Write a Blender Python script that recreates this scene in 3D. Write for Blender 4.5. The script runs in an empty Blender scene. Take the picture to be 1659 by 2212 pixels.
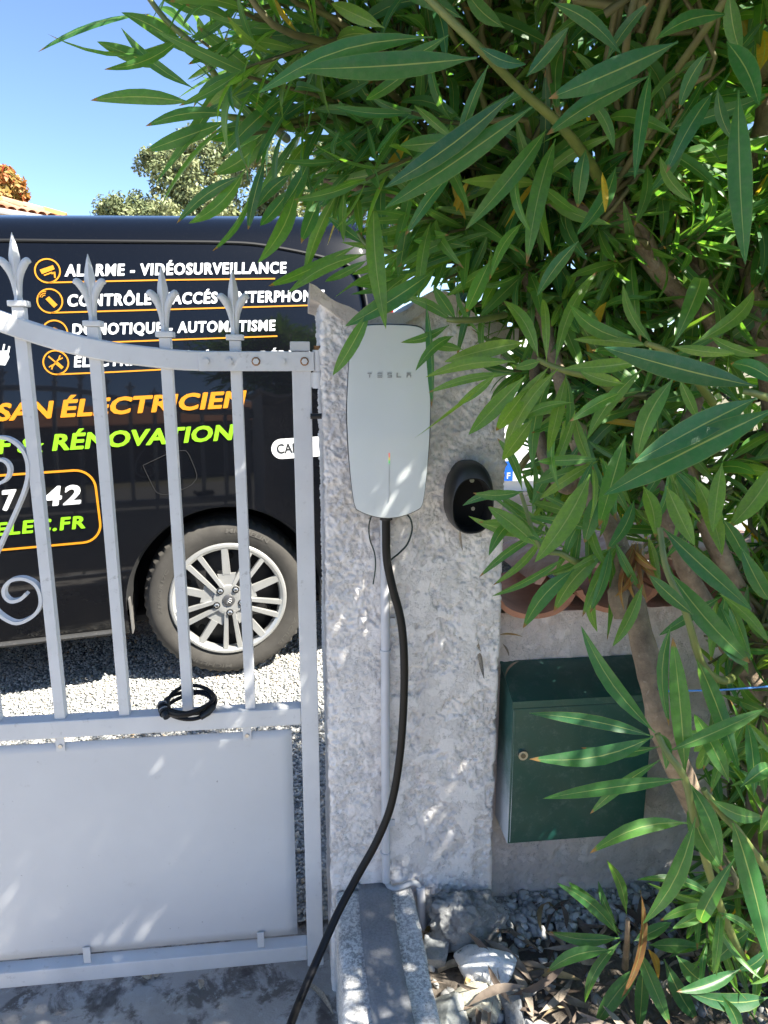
import bpy, bmesh, math, random
import numpy as np
from mathutils import Vector, Matrix

R = math.radians
rng = np.random.default_rng(7)
random.seed(7)
scn = bpy.context.scene
COL = scn.collection

# ------------------------------------------------------------------ camera
FPX, PITCH, YAW = 1533.0, R(12), R(6.5)          # focal length in units of a 1659 px wide frame
CAM = np.array([0.0, -1.38, 1.42])
cd = bpy.data.cameras.new('camera')
cam = bpy.data.objects.new('camera', cd)
COL.objects.link(cam)
cam.location = CAM
cam.rotation_euler = (R(90) - PITCH, 0, -YAW)
cd.sensor_fit = 'HORIZONTAL'
cd.sensor_width = 36
cd.lens = FPX / 1659 * 36
cd.clip_start = 0.02
cd.clip_end = 2000
scn.camera = cam

# ------------------------------------------------------------------ sun, sky, exposure
SUN = Vector((0.54, -0.34, 0.77)).normalized()    # towards the sun
world = bpy.data.worlds.new('World')
scn.world = world
world.use_nodes = True
wn = world.node_tree.nodes
wl = world.node_tree.links
wn.clear()
sky = wn.new('ShaderNodeTexSky')
sky.sky_type = 'NISHITA'
sky.sun_disc = False
sky.sun_elevation = math.asin(SUN.z)
sky.sun_rotation = math.atan2(SUN.x, SUN.y)
sky.air_density = 0.72
sky.dust_density = 0.05
sky.ozone_density = 3.0
bg = wn.new('ShaderNodeBackground')
bg.inputs['Strength'].default_value = 0.074
wo = wn.new('ShaderNodeOutputWorld')
wl.new(sky.outputs[0], bg.inputs[0])
wl.new(bg.outputs[0], wo.inputs[0])
sd = bpy.data.lights.new('sun', 'SUN')
sd.energy = 4.3
sd.angle = R(0.53)
sd.color = (1.0, 0.945, 0.84)
sun = bpy.data.objects.new('sun', sd)
COL.objects.link(sun)
sun.rotation_euler = SUN.to_track_quat('Z', 'Y').to_euler()
scn.view_settings.view_transform = 'Standard'
scn.view_settings.look = 'None'
scn.view_settings.gamma = 1
scn.view_settings.exposure = 2.12
scn.cycles.use_adaptive_sampling = True
scn.cycles.adaptive_threshold = 0.025
scn.cycles.max_bounces = 5
scn.cycles.diffuse_bounces = 3
scn.cycles.glossy_bounces = 3
scn.cycles.transmission_bounces = 3
scn.cycles.transparent_max_bounces = 6
scn.cycles.sample_clamp_indirect = 6

# ------------------------------------------------------------------ geometry helpers
def ray(x, y):
    r, f, u = (x - 829.5) / FPX, 1.0, -(y - 1106) / FPX
    f2 = f * math.cos(PITCH) + u * math.sin(PITCH)
    u2 = -f * math.sin(PITCH) + u * math.cos(PITCH)
    return np.array([r * math.cos(YAW) + f2 * math.sin(YAW), -r * math.sin(YAW) + f2 * math.cos(YAW), u2])
def at(x, y, Y):
    d = ray(x, y)
    return CAM + d * ((Y - CAM[1]) / d[1])
def atz(x, y, Z):
    d = ray(x, y)
    return CAM + d * ((Z - CAM[2]) / d[2])
def atd(x, y, d):
    return CAM + ray(x, y) * d
def proj(P):
    q = np.asarray(P) - CAM
    r = q[..., 0] * math.cos(YAW) - q[..., 1] * math.sin(YAW)
    f = q[..., 0] * math.sin(YAW) + q[..., 1] * math.cos(YAW)
    w = f * math.cos(PITCH) - q[..., 2] * math.sin(PITCH)
    u = f * math.sin(PITCH) + q[..., 2] * math.cos(PITCH)
    w = np.where(np.abs(w) < 1e-4, 1e-4, w)
    return 829.5 + FPX * r / w, 1106 - FPX * u / w, w

def newmesh(name, v, f, mat=None, smooth=False, sharp=None):
    me = bpy.data.meshes.new(name)
    me.from_pydata([tuple(map(float, p)) for p in v], [], [tuple(map(int, q)) for q in f])
    if mat: me.materials.append(mat)
    if smooth:
        me.polygons.foreach_set('use_smooth', [True] * len(me.polygons))
        if sharp: me.set_sharp_from_angle(angle=R(sharp))
    me.update()
    return me
def grid_faces(nx, ny):
    i, j = np.meshgrid(np.arange(nx - 1), np.arange(ny - 1))
    a = (j * nx + i).ravel()
    return np.stack([a, a + 1, a + nx + 1, a + nx], 1).astype(np.int32)
def fastmesh(name, V, F, mat):
    """quads only, straight from arrays"""
    me = bpy.data.meshes.new(name)
    me.vertices.add(len(V)); me.vertices.foreach_set('co', np.asarray(V, np.float32).ravel())
    me.loops.add(F.size); me.loops.foreach_set('vertex_index', F.ravel())
    me.polygons.add(len(F)); me.polygons.foreach_set('loop_start', (np.arange(len(F)) * 4).astype(np.int32))
    me.polygons.foreach_set('use_smooth', np.ones(len(F), bool))
    me.update(calc_edges=True)
    me.materials.append(mat)
    return me
def link(name, me, parent=None):
    o = bpy.data.objects.new(name, me)
    COL.objects.link(o)
    if parent: o.parent = parent
    return o
def tag(o, label=None, cat=None, group=None, kind=None):
    if label: o['label'] = label
    if cat: o['category'] = cat
    if group: o['group'] = group
    if kind: o['kind'] = kind
    return o
def thing(name, label, cat, loc=(0, 0, 0), group=None):
    o = bpy.data.objects.new(name, None)
    o.empty_display_size = 0.1
    COL.objects.link(o)
    o.location = loc
    return tag(o, label, cat, group)

class MB:
    """collects boxes, tubes and sheets; build() links them as one mesh"""
    def __init__(s): s.v, s.f = [], []
    def add(s, v, f):
        k = len(s.v)
        s.v += [tuple(p) for p in v]
        s.f += [tuple(i + k for i in q) for q in f]
        return s
    def box(s, x0, x1, y0, y1, z0, z1, ch=0.0):
        if ch <= 0:
            v = [(x, y, z) for z in (z0, z1) for y in (y0, y1) for x in (x0, x1)]
            return s.add(v, [(0, 2, 3, 1), (4, 5, 7, 6), (0, 1, 5, 4), (2, 6, 7, 3), (0, 4, 6, 2), (1, 3, 7, 5)])
        bm = bmesh.new()
        bmesh.ops.create_cube(bm, size=1)
        for q in bm.verts:
            q.co = Vector(((x0 + x1) / 2 + q.co.x * (x1 - x0), (y0 + y1) / 2 + q.co.y * (y1 - y0), (z0 + z1) / 2 + q.co.z * (z1 - z0)))
        bmesh.ops.bevel(bm, geom=bm.edges[:] , offset=ch, segments=2, profile=0.6, affect='EDGES')
        bm.verts.index_update()
        s.add([q.co[:] for q in bm.verts], [[q.index for q in f.verts] for f in bm.faces])
        bm.free()
        return s
    def tube(s, pts, rad, n=8, flat=1.0, caps=True):
        pts = [Vector(p) for p in pts]
        if not hasattr(rad, '__len__'): rad = [rad] * len(pts)
        t = (pts[1] - pts[0]).normalized()
        ref = Vector((0, 0, 1)) if abs(t.z) < 0.9 else Vector((0, 1, 0))
        nx = t.cross(ref).normalized()
        rings = []
        for i, p in enumerate(pts):
            a = pts[max(i - 1, 0)]; b = pts[min(i + 1, len(pts) - 1)]
            t = (b - a).normalized()
            nx = (nx - t * nx.dot(t)).normalized()
            ny = t.cross(nx)
            rings.append([p + (nx * math.cos(q) + ny * math.sin(q) * flat) * rad[i] for q in [2 * math.pi * k / n for k in range(n)]])
        v = [q for r_ in rings for q in r_]
        f = [(i * n + k, i * n + (k + 1) % n, (i + 1) * n + (k + 1) % n, (i + 1) * n + k) for i in range(len(pts) - 1) for k in range(n)]
        if caps:
            f += [tuple(range(n))[::-1], tuple((len(pts) - 1) * n + k for k in range(n))]
        return s.add(v, f)
    def prism(s, poly, y0, y1):
        """closed outline in x,z extruded from y0 (front) to y1"""
        n = len(poly)
        v = [(x, y0, z) for x, z in poly] + [(x, y1, z) for x, z in poly]
        return s.add(v, [tuple(range(n)), tuple(range(2 * n - 1, n - 1, -1))] + [(k, k + n, (k + 1) % n + n, (k + 1) % n) for k in range(n)])
    def ribbon(s, pts, y0, y1, th):
        """flat bar following a path in x,z"""
        pts = [Vector((p[0], p[1])) for p in pts]
        v = []
        for i, p in enumerate(pts):
            t = (pts[min(i + 1, len(pts) - 1)] - pts[max(i - 1, 0)]).normalized()
            n = Vector((-t.y, t.x)) * th / 2
            v += [(p.x + n.x, y0, p.y + n.y), (p.x - n.x, y0, p.y - n.y), (p.x - n.x, y1, p.y - n.y), (p.x + n.x, y1, p.y + n.y)]
        f = [(4 * i + k, 4 * i + 4 + k, 4 * i + 4 + (k + 1) % 4, 4 * i + (k + 1) % 4) for i in range(len(pts) - 1) for k in range(4)]
        f += [(0, 1, 2, 3), tuple(4 * (len(pts) - 1) + k for k in (3, 2, 1, 0))]
        return s.add(v, f)
    def mesh(s, name, mat, smooth=False, sharp=40):
        me = newmesh(name, s.v, s.f, mat)
        bm = bmesh.new(); bm.from_mesh(me)
        bmesh.ops.recalc_face_normals(bm, faces=bm.faces)
        bm.to_mesh(me); bm.free()
        if smooth:
            me.polygons.foreach_set('use_smooth', [True] * len(me.polygons))
            me.set_sharp_from_angle(angle=R(sharp))
        return me
    def build(s, name, mat, parent=None, smooth=False, sharp=40):
        return link(name, s.mesh(name, mat, smooth, sharp), parent)

def spline(pts, n=8):
    """Catmull-Rom through points"""
    P = [np.array(p, float) for p in pts]
    P = [2 * P[0] - P[1]] + P + [2 * P[-1] - P[-2]]
    out = []
    for i in range(1, len(P) - 2):
        for k in range(n):
            t = k / n
            a, b, c, d = P[i - 1], P[i], P[i + 1], P[i + 2]
            out.append(0.5 * (2 * b + (c - a) * t + (2 * a - 5 * b + 4 * c - d) * t * t + (3 * b - a - 3 * c + d) * t ** 3))
    out.append(P[-2])
    return out

_tab = rng.random((256, 256))
def vnoise(x, y, seed=0):
    x = np.asarray(x) + seed * 17.31; y = np.asarray(y) + seed * 9.73
    xi = np.floor(x).astype(int); yi = np.floor(y).astype(int)
    fx = x - xi; fy = y - yi
    fx = fx * fx * (3 - 2 * fx); fy = fy * fy * (3 - 2 * fy)
    g = lambda a, b: _tab[a & 255, b & 255]
    return (g(xi, yi) * (1 - fx) + g(xi + 1, yi) * fx) * (1 - fy) + (g(xi, yi + 1) * (1 - fx) + g(xi + 1, yi + 1) * fx) * fy
def fbm(x, y, oct=4, seed=0, gain=0.5):
    s = 0; a = 1; t = 0
    for k in range(oct):
        s = s + a * vnoise(x * 2 ** k, y * 2 ** k, seed + k); t += a; a *= gain
    return s / t
def sstep(a, b, x):
    t = np.clip((x - a) / (b - a), 0, 1)
    return t * t * (3 - 2 * t)

# ------------------------------------------------------------------ material helpers
class NT:
    def __init__(s, name):
        s.m = bpy.data.materials.new(name)
        s.m.use_nodes = True
        s.n = s.m.node_tree.nodes; s.l = s.m.node_tree.links
        s.n.clear()
        s.out = s.n.new('ShaderNodeOutputMaterial')
        s.b = s.n.new('ShaderNodeBsdfPrincipled')
        s.l.new(s.b.outputs[0], s.out.inputs[0])
    def set(s, **k):
        for a, v in k.items():
            s.b.inputs[a.replace('_', ' ')].default_value = v
        return s
    def node(s, t, **k):
        n = s.n.new(t)
        for a, v in k.items():
            if hasattr(n, a): setattr(n, a, v)
        return n
    def lk(s, a, b): s.l.new(a, b)
    def coord(s, which='Object'):
        return s.node('ShaderNodeTexCoord').outputs[which]
    def noise(s, scale, detail=5, rough=0.55, vec=None, dist=0.0):
        n = s.node('ShaderNodeTexNoise')
        n.inputs['Scale'].default_value = scale; n.inputs['Detail'].default_value = detail
        n.inputs['Roughness'].default_value = rough; n.inputs['Distortion'].default_value = dist
        s.lk(vec if vec is not None else s.coord(), n.inputs['Vector'])
        return n.outputs['Fac']
    def ramp(s, fac, stops, interp='LINEAR'):
        r = s.node('ShaderNodeValToRGB')
        r.color_ramp.interpolation = interp
        e = r.color_ramp.elements
        while len(e) < len(stops): e.new(0.5)
        for q, (p, c) in zip(e, stops):
            q.position = p
            q.color = (c if hasattr(c, '__len__') else (c, c, c)) + ((1,) if not hasattr(c, '__len__') or len(c) == 3 else ())
        s.lk(fac, r.inputs[0])
        return r.outputs[0]
    def mix(s, fac, a, b, mode='MIX'):
        m = s.node('ShaderNodeMix'); m.data_type = 'RGBA'; m.blend_type = mode
        for k, q in ((0, fac), (6, a), (7, b)):
            if hasattr(q, 'links') or hasattr(q, 'is_linked'): s.lk(q, m.inputs[k])
            else: m.inputs[k].default_value = q if k == 0 else tuple(q) + ((1,) if len(q) == 3 else ())
        return m.outputs[2]
    def math(s, op, a, b=0.0, clamp=False):
        m = s.node('ShaderNodeMath'); m.operation = op; m.use_clamp = clamp
        for k, q in ((0, a), (1, b)):
            if hasattr(q, 'is_linked'): s.lk(q, m.inputs[k])
            else: m.inputs[k].default_value = q
        return m.outputs[0]
    def bump(s, h, strength=0.3, dist=0.01, prev=None):
        b = s.node('ShaderNodeBump')
        b.inputs['Strength'].default_value = strength; b.inputs['Distance'].default_value = dist
        s.lk(h, b.inputs['Height'])
        if prev is not None: s.lk(prev, b.inputs['Normal'])
        s.lk(b.outputs[0], s.b.inputs['Normal'])
        return b.outputs[0]
    def col(s, c): s.lk(c, s.b.inputs['Base Color']); return s
def plain(name, c, rough=0.5, metal=0.0, **k):
    t = NT(name); t.set(Base_Color=tuple(c) + (1,), Roughness=rough, Metallic=metal, **k)
    return t.m
def worn(name, c, rough=0.45, var=0.25, scale=9, metal=0.0, dirt=(0.12, 0.1, 0.08), dirt_amt=0.25, bump=0.12, **k):
    """paint or plastic with blotches, specks of dirt and fine relief"""
    t = NT(name); t.set(Roughness=rough, Metallic=metal, **k)
    n1 = t.noise(scale, 6, 0.6)
    base = t.mix(t.ramp(n1, [(0.3, 0), (0.7, 1)]), tuple(q * (1 - var) for q in c), tuple(min(1, q * (1 + var * 0.4)) for q in c))
    n2 = t.noise(scale * 9, 4, 0.7)
    d = t.ramp(n2, [(0.60, 0), (0.78, 1)])
    n3 = t.noise(scale * 0.6, 3, 0.5)
    d = t.math('MULTIPLY', t.math('MULTIPLY', d, t.ramp(n3, [(0.4, 0), (0.65, 1)])), dirt_amt)
    t.col(t.mix(d, base, dirt))
    t.lk(t.ramp(n1, [(0.2, min(1, rough * 1.25)), (0.8, rough * 0.85)]), t.b.inputs['Roughness'])
    t.bump(n2, bump, 0.002)
    return t.m

# stucco of pillar and wall
def stucco(name, c, dirt=(0.16, 0.13, 0.11), stain=0.5, scale=1.0, smear=0.5):
    """trowelled roughcast: smooth plateaus with ragged edges over a grainy ground"""
    t = NT(name); t.set(Roughness=0.9)
    big = t.noise(3.5, 4, 0.6)
    base = t.mix(t.ramp(big, [(0.3, 0), (0.7, 1)]), tuple(q * 0.93 for q in c), c)
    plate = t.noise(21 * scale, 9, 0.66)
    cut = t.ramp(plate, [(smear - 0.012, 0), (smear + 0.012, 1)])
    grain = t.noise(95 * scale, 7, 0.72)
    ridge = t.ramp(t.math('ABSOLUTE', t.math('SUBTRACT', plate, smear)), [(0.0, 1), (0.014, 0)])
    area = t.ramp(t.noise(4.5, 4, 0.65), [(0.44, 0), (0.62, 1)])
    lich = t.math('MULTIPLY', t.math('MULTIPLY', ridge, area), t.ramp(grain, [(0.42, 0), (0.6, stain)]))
    base = t.mix(t.math('MULTIPLY', ridge, t.ramp(grain, [(0.40, 0.0), (0.58, 0.42)])), base, tuple(q * 0.42 for q in c))  # crease shade painted along the plateau edges, mixed with grime
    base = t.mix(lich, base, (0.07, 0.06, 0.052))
    pore = t.ramp(grain, [(0.30, 1), (0.46, 0)])
    pore = t.math('MULTIPLY', pore, t.math('SUBTRACT', 1.0, t.math('MULTIPLY', cut, 0.85)))
    base = t.mix(t.math('MULTIPLY', pore, 0.10), base, tuple(q * 0.45 for q in c))
    streak = t.node('ShaderNodeMapping'); streak.inputs['Scale'].default_value = (22, 22, 1.6); t.lk(t.coord(), streak.inputs[0])
    sk_ = t.ramp(t.noise(1.0, 5, 0.6, streak.outputs[0]), [(0.52, 0), (0.75, 0.28 * stain)])
    base = t.mix(sk_, base, dirt)
    at_ = t.node('ShaderNodeAttribute'); at_.attribute_name = 'pit'
    base = t.mix(t.math('MULTIPLY', at_.outputs['Fac'], 0.20), base, tuple(q * 0.5 for q in c))  # recess shade painted into the pits, together with settled dirt
    t.col(base)
    hgt = t.math('ADD', t.math('MULTIPLY', cut, 0.40), t.math('MULTIPLY', grain, t.math('SUBTRACT', 1.0, t.math('MULTIPLY', cut, 0.80))))
    b1 = t.bump(hgt, 1.0, 0.0065)
    t.bump(t.noise(330, 4, 0.65), 0.8, 0.0022, b1)
    return t.m

M = {}
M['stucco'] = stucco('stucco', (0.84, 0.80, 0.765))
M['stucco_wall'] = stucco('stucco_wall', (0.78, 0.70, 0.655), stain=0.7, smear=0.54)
M['gate_white'] = worn('gate_white', (0.60, 0.605, 0.605), 0.42, 0.12, 6, dirt_amt=0.8, bump=0.10)
M['rust'] = worn('rust', (0.32, 0.16, 0.06), 0.85, 0.5, 60)
M['black_plastic'] = worn('black_plastic', (0.010, 0.010, 0.011), 0.42, 0.3, 30, dirt=(0.06, 0.06, 0.06), dirt_amt=0.15)
M['rubber_cable'] = plain('rubber_cable', (0.004, 0.004, 0.0045), 0.42, Specular_IOR_Level=0.3)
M['pvc'] = worn('pvc', (0.56, 0.57, 0.60), 0.38, 0.10, 12, dirt_amt=0.25)
M['pvc_dark'] = worn('pvc_dark', (0.42, 0.43, 0.45), 0.5, 0.2, 20, dirt_amt=0.5)
M['steel'] = plain('steel', (0.45, 0.44, 0.42), 0.35, 1.0)
M['terracotta'] = worn('terracotta', (0.44, 0.20, 0.12), 0.85, 0.45, 8, dirt=(0.5, 0.46, 0.42), dirt_amt=0.6, bump=0.4)
M['twine_blue'] = plain('twine_blue', (0.08, 0.25, 0.62), 0.6)
M['wire_green'] = plain('wire_green', (0.012, 0.03, 0.025), 0.5)

# ------------------------------------------------------------------ ground
def gz(x, y):
    """height of the gravel court behind the gate"""
    x = np.asarray(x, float); y = np.asarray(y, float)
    return 0.005 + 0.08 * np.clip(y - 0.12, 0, 1.8) + 0.038 * np.clip(x + 0.32, -4, 0.9) * np.clip((y - 0.12) / 0.9, 0, 1) + 0.02 * np.clip(y - 1.92, 0, 10)

t = NT('earth'); t.set(Roughness=0.95)
t.col(t.ramp(t.noise(0.6, 8, 0.6), [(0.3, (0.09, 0.10, 0.045)), (0.7, (0.20, 0.17, 0.11))]))
M['earth'] = t.m
tag(link('ground', newmesh('ground', [(-900, -900, -0.06), (900, -900, -0.06), (900, 1400, -0.06), (-900, 1400, -0.06)], [(0, 1, 2, 3)], M['earth'])), kind='structure')
t = NT('asphalt'); t.set(Roughness=0.9)
t.col(t.ramp(t.noise(70, 5, 0.7), [(0.3, (0.13, 0.125, 0.115)), (0.7, (0.22, 0.21, 0.195))])); t.bump(t.noise(160, 3), 0.4, 0.006)
M['asphalt'] = t.m
tag(link('road', newmesh('road', [(-60, -8.5, -0.02), (60, -8.5, -0.02), (60, -3.2, -0.02), (-60, -3.2, -0.02)], [(0, 1, 2, 3)], M['asphalt'])), kind='structure')
# stained concrete apron
t = NT('concrete'); t.set(Roughness=0.88)
c1 = t.ramp(t.noise(2.4, 8, 0.65), [(0.32, (0.26, 0.24, 0.215)), (0.5, (0.40, 0.375, 0.345)), (0.68, (0.52, 0.50, 0.47))])
moss = t.ramp(t.noise(9, 8, 0.72, dist=0.4), [(0.50, 0), (0.58, 1)])
c2 = t.mix(t.math('MULTIPLY', moss, 0.75), c1, (0.075, 0.06, 0.05))
pale = t.ramp(t.noise(38, 6, 0.75), [(0.57, 0), (0.64, 0.8)])
c3 = t.mix(pale, c2, (0.46, 0.46, 0.44))
dk = t.ramp(t.noise(5, 4, 0.5), [(0.62, 0), (0.66, 0.8)])
t.col(t.mix(dk, c3, (0.06, 0.05, 0.045)))
b1 = t.bump(t.noise(70, 6, 0.7), 0.6, 0.006)
t.bump(t.noise(260, 3, 0.7), 0.4, 0.002, b1)
M['concrete'] = t.m
xs = np.linspace(-4.5, 0.36, 90); ys = np.linspace(-3.2, 0.22, 70)
gx, gy = np.meshgrid(xs, ys)
gzz = -0.004 + 0.006 * (fbm(gx * 6, gy * 6, 4, 3) - 0.5) + 0.006 * (fbm(gx * 30, gy * 30, 2, 4) - 0.5)
v = np.stack([gx.ravel(), gy.ravel(), gzz.ravel()], 1)
n = len(xs)
f = [(j * n + i, j * n + i + 1, (j + 1) * n + i + 1, (j + 1) * n + i) for j in range(len(ys) - 1) for i in range(n - 1)]
tag(link('driveway', newmesh('driveway', v, f, M['concrete'], True)), kind='structure')
# bed of gravel court
t = NT('gravel_base'); t.set(Roughness=0.95)
vor = t.node('ShaderNodeTexVoronoi'); vor.inputs['Scale'].default_value = 85
t.lk(t.coord(), vor.inputs['Vector'])
hsv = t.node('ShaderNodeSeparateColor'); t.lk(vor.outputs['Color'], hsv.inputs[0])
cc = t.ramp(hsv.outputs[0], [(0.0, (0.24, 0.25, 0.25)), (0.45, (0.42, 0.44, 0.43)), (0.8, (0.60, 0.59, 0.55)), (1, (0.62, 0.55, 0.42))])
dd = t.ramp(vor.outputs['Distance'], [(0.2, 1.0), (0.6, 0.6)])
t.col(t.mix(1.0, cc, dd, 'MULTIPLY'))
t.bump(t.math('SUBTRACT', 1.0, vor.outputs['Distance']), 0.9, 0.012)
M['gravel_base'] = t.m
xs = np.linspace(-7, 7, 90); ys = np.linspace(0.20, 12, 80)
gx, gy = np.meshgrid(xs, ys)
v = np.stack([gx.ravel(), gy.ravel(), gz(gx, gy).ravel() - 0.002], 1)
n = len(xs)
f = [(j * n + i, j * n + i + 1, (j + 1) * n + i + 1, (j + 1) * n + i) for j in range(len(ys) - 1) for i in range(n - 1)]
tag(link('gravel_court', newmesh('gravel_court', v, f, M['gravel_base'], True)), kind='structure')

def pebble_mat(name, stops):
    t = NT(name); t.set(Roughness=0.8)
    a = t.node('ShaderNodeAttribute'); a.attribute_name = 'tint'
    c = t.ramp(a.outputs['Fac'], stops)
    t.col(t.mix(t.ramp(t.noise(220, 4, 0.7), [(0.4, 0.0), (0.8, 0.35)]), c, (0.16, 0.16, 0.16)))
    t.bump(t.noise(300, 3), 0.2, 0.001)
    return t.m
def pebbles(name, P, size, mat, flat=0.62, seed=1):
    """P: N x 3 centres; one mesh of small rounded stones"""
    g = np.random.default_rng(seed)
    bm = bmesh.new(); bmesh.ops.create_icosphere(bm, subdivisions=1, radius=1)
    bm.verts.index_update()
    bv = np.array([q.co[:] for q in bm.verts]); bf = np.array([[q.index for q in f.verts] for f in bm.faces]); bm.free()
    N = len(P); nv = len(bv); nf = len(bf)
    s = size * np.exp(g.normal(0, 0.28, N))
    sc = np.stack([s, s * g.uniform(0.65, 0.95, N), s * flat * g.uniform(0.75, 1.15, N)], 1) / 2
    V = bv[None] * (1 + g.normal(0, 0.13, (N, nv, 1))) * sc[:, None]
    a = g.uniform(0, 6.28, N); tx = g.normal(0, 0.35, N); ty = g.normal(0, 0.35, N)
    ca, sa = np.cos(a)[:, None], np.sin(a)[:, None]
    x, y, z = V[..., 0], V[..., 1], V[..., 2]
    z, x = z + x * np.sin(tx)[:, None], x * np.cos(tx)[:, None]
    z, y = z + y * np.sin(ty)[:, None], y * np.cos(ty)[:, None]
    V = np.stack([x * ca - y * sa, x * sa + y * ca, z], -1) + P[:, None]
    Fc = bf[None] + (np.arange(N) * nv)[:, None, None]
    me = bpy.data.meshes.new(name)
    me.vertices.add(N * nv); me.vertices.foreach_set('co', V.astype(np.float32).ravel())
    me.loops.add(N * nf * 3); me.loops.foreach_set('vertex_index', Fc.astype(np.int32).ravel())
    me.polygons.add(N * nf); me.polygons.foreach_set('loop_start', (np.arange(N * nf) * 3).astype(np.int32))
    me.polygons.foreach_set('use_smooth', np.ones(N * nf, bool))
    me.update(calc_edges=True)
    at_ = me.attributes.new('tint', 'FLOAT', 'POINT')
    at_.data.foreach_set('value', np.repeat(g.random(N), nv).astype(np.float32))
    me.materials.append(mat)
    return link(name, me)
M['pebble'] = pebble_mat('pebble', [(0, (0.22, 0.23, 0.23)), (0.3, (0.38, 0.385, 0.37)), (0.65, (0.54, 0.52, 0.48)), (0.93, (0.66, 0.64, 0.58)), (1, (0.60, 0.42, 0.23))])
N = 34000
px = rng.uniform(-1.75, 0.6, N); py = rng.uniform(0.20, 1.95, N)
keep = ~((px > 0.0) & (py < 0.45)) & (px > -1.0 - py * 0.42)
px, py = px[keep], py[keep]
P = np.stack([px, py, gz(px, py) + 0.002], 1)
tag(pebbles('gravel', P, 0.0115, M['pebble'], seed=3), 'pale grey river gravel spread over the court behind the gate', 'gravel', kind='stuff')

# planting bed
t = NT('soil'); t.set(Roughness=0.95)
t.col(t.ramp(t.noise(40, 6, 0.7), [(0.3, (0.08, 0.065, 0.052)), (0.7, (0.19, 0.16, 0.13))])); t.bump(t.noise(80, 5, 0.7), 0.8, 0.01)
M['soil'] = t.m
xs = np.linspace(0.2, 3.2, 90); ys = np.linspace(-1.1, 0.12, 50)
gx, gy = np.meshgrid(xs, ys)
def bz(x, y):
    return 0.135 + 0.03 * (fbm(np.asarray(x) * 9, np.asarray(y) * 9, 3, 8) - 0.5) - 0.05 * np.clip(-np.asarray(y) - 0.1, 0, 1)
v = np.stack([gx.ravel(), gy.ravel(), bz(gx, gy).ravel()], 1)
n = len(xs)
f = [(j * n + i, j * n + i + 1, (j + 1) * n + i + 1, (j + 1) * n + i) for j in range(len(ys) - 1) for i in range(n - 1)]
tag(link('planting_bed', newmesh('planting_bed', v, f, M['soil'], True)), kind='structure')

# ------------------------------------------------------------------ stucco sheets
def stucco_height(s, z, rough):
    s = s + 0.012 * (fbm(s * 40, z * 40, 3, 31) - 0.5); z = z + 0.012 * (fbm(s * 40, z * 40, 3, 37) - 0.5)
    a = fbm(s * 26, z * 20, 5, 11, 0.62)
    m = sstep(0.485, 0.515, a + 0.10 * (1 - rough) - 0.07)
    lump = fbm(s * 120, z * 120, 3, 21, 0.6)
    lump2 = np.abs(fbm(s * 70, z * 70, 3, 25) - 0.5) * 2
    m2 = m * (1 - rough)
    lump3 = fbm(s * 210, z * 210, 2, 27, 0.6)
    h = m2 * (0.0068 + 0.0008 * lump) + (1 - m2) * (0.0105 * lump - 0.0025 + 0.004 * lump2 * rough + 0.0045 * (lump3 - 0.5))
    edge = np.exp(-((a + 0.10 * (1 - rough) - 0.07 - 0.475) / 0.022) ** 2)
    pit = np.clip((1 - m2) * sstep(0.50, 0.30, lump) * 0.9 + 0.55 * edge * (1 - rough) * sstep(0.35, 0.6, fbm(s * 9, z * 9, 2, 83)), 0, 1)
    return h, pit
def sheet(path, nrm, ztop, zbot, dz, mat, name, parent, rough_fn, warp=0.0):
    """rendered wall: path is a list of (x, y) columns with outward normals, rows follow z"""
    path = np.array(path); nrm = np.array(nrm)
    d = np.r_[0, np.cumsum(np.hypot(*np.diff(path, axis=0).T))]
    rows = int((max(ztop) - zbot) / dz)
    tt = np.linspace(0, 1, rows)
    Z = zbot + (np.array(ztop)[None] - zbot) * tt[:, None]
    S = np.repeat(d[None], rows, 0)
    h, pit = stucco_height(S + 3.1, Z, rough_fn(S, Z))
    h = h + warp * (fbm(S * 5, Z * 4, 3, 51) - 0.5) - 0.003
    X = path[None, :, 0] + nrm[None, :, 0] * h; Y = path[None, :, 1] + nrm[None, :, 1] * h
    V = np.stack([X.ravel(), Y.ravel(), Z.ravel()], 1)
    n = len(path)
    o = link(name, fastmesh(name, V, grid_faces(n, rows), mat), parent)
    a_ = o.data.attributes.new('pit', 'FLOAT', 'POINT'); a_.data.foreach_set('value', pit.astype(np.float32).ravel())
    return o

PX0, PX1, PD = 0.040, 0.402, 0.36
pil = thing('gate_pillar', 'rough white rendered gate pillar carrying the charging box', 'pillar', (0.22, 0, 0))
def topz(x):
    """front outline of the pillar top: two upturned horns with a dip between"""
    t = np.interp(x, [0.02, 0.035, 0.075, 0.11, 0.15, 0.19, 0.225, 0.25, 0.275, 0.31, 0.35, 0.41],
                  [1.535, 1.53, 1.50, 1.487, 1.482, 1.49, 1.51, 1.53, 1.528, 1.50, 1.475, 1.46])
    return t
path, nrm = [], []
for y in np.linspace(PD, 0.006, 40): path.append((PX0, y)); nrm.append((-1, 0))
for k in range(1, 4):
    a = k / 4 * math.pi / 2
    path.append((PX0 + 0.006 * (1 - math.cos(a)), 0.006 * (1 - math.sin(a)))); nrm.append((-math.cos(a), -math.sin(a)))
for x in np.linspace(PX0 + 0.006, PX1 - 0.006, 150): path.append((x, 0)); nrm.append((0, -1))
for k in range(1, 4):
    a = k / 4 * math.pi / 2
    path.append((PX1 - 0.006 * (1 - math.sin(a)), 0.006 * (1 - math.cos(a)))); nrm.append((math.sin(a), -math.cos(a)))
for y in np.linspace(0.006, PD, 40): path.append((PX1, y)); nrm.append((1, 0))
path = [(p[0] - 0.22, p[1]) for p in path]
zt = [float(topz(p[0] + 0.22)) for p in path]
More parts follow.
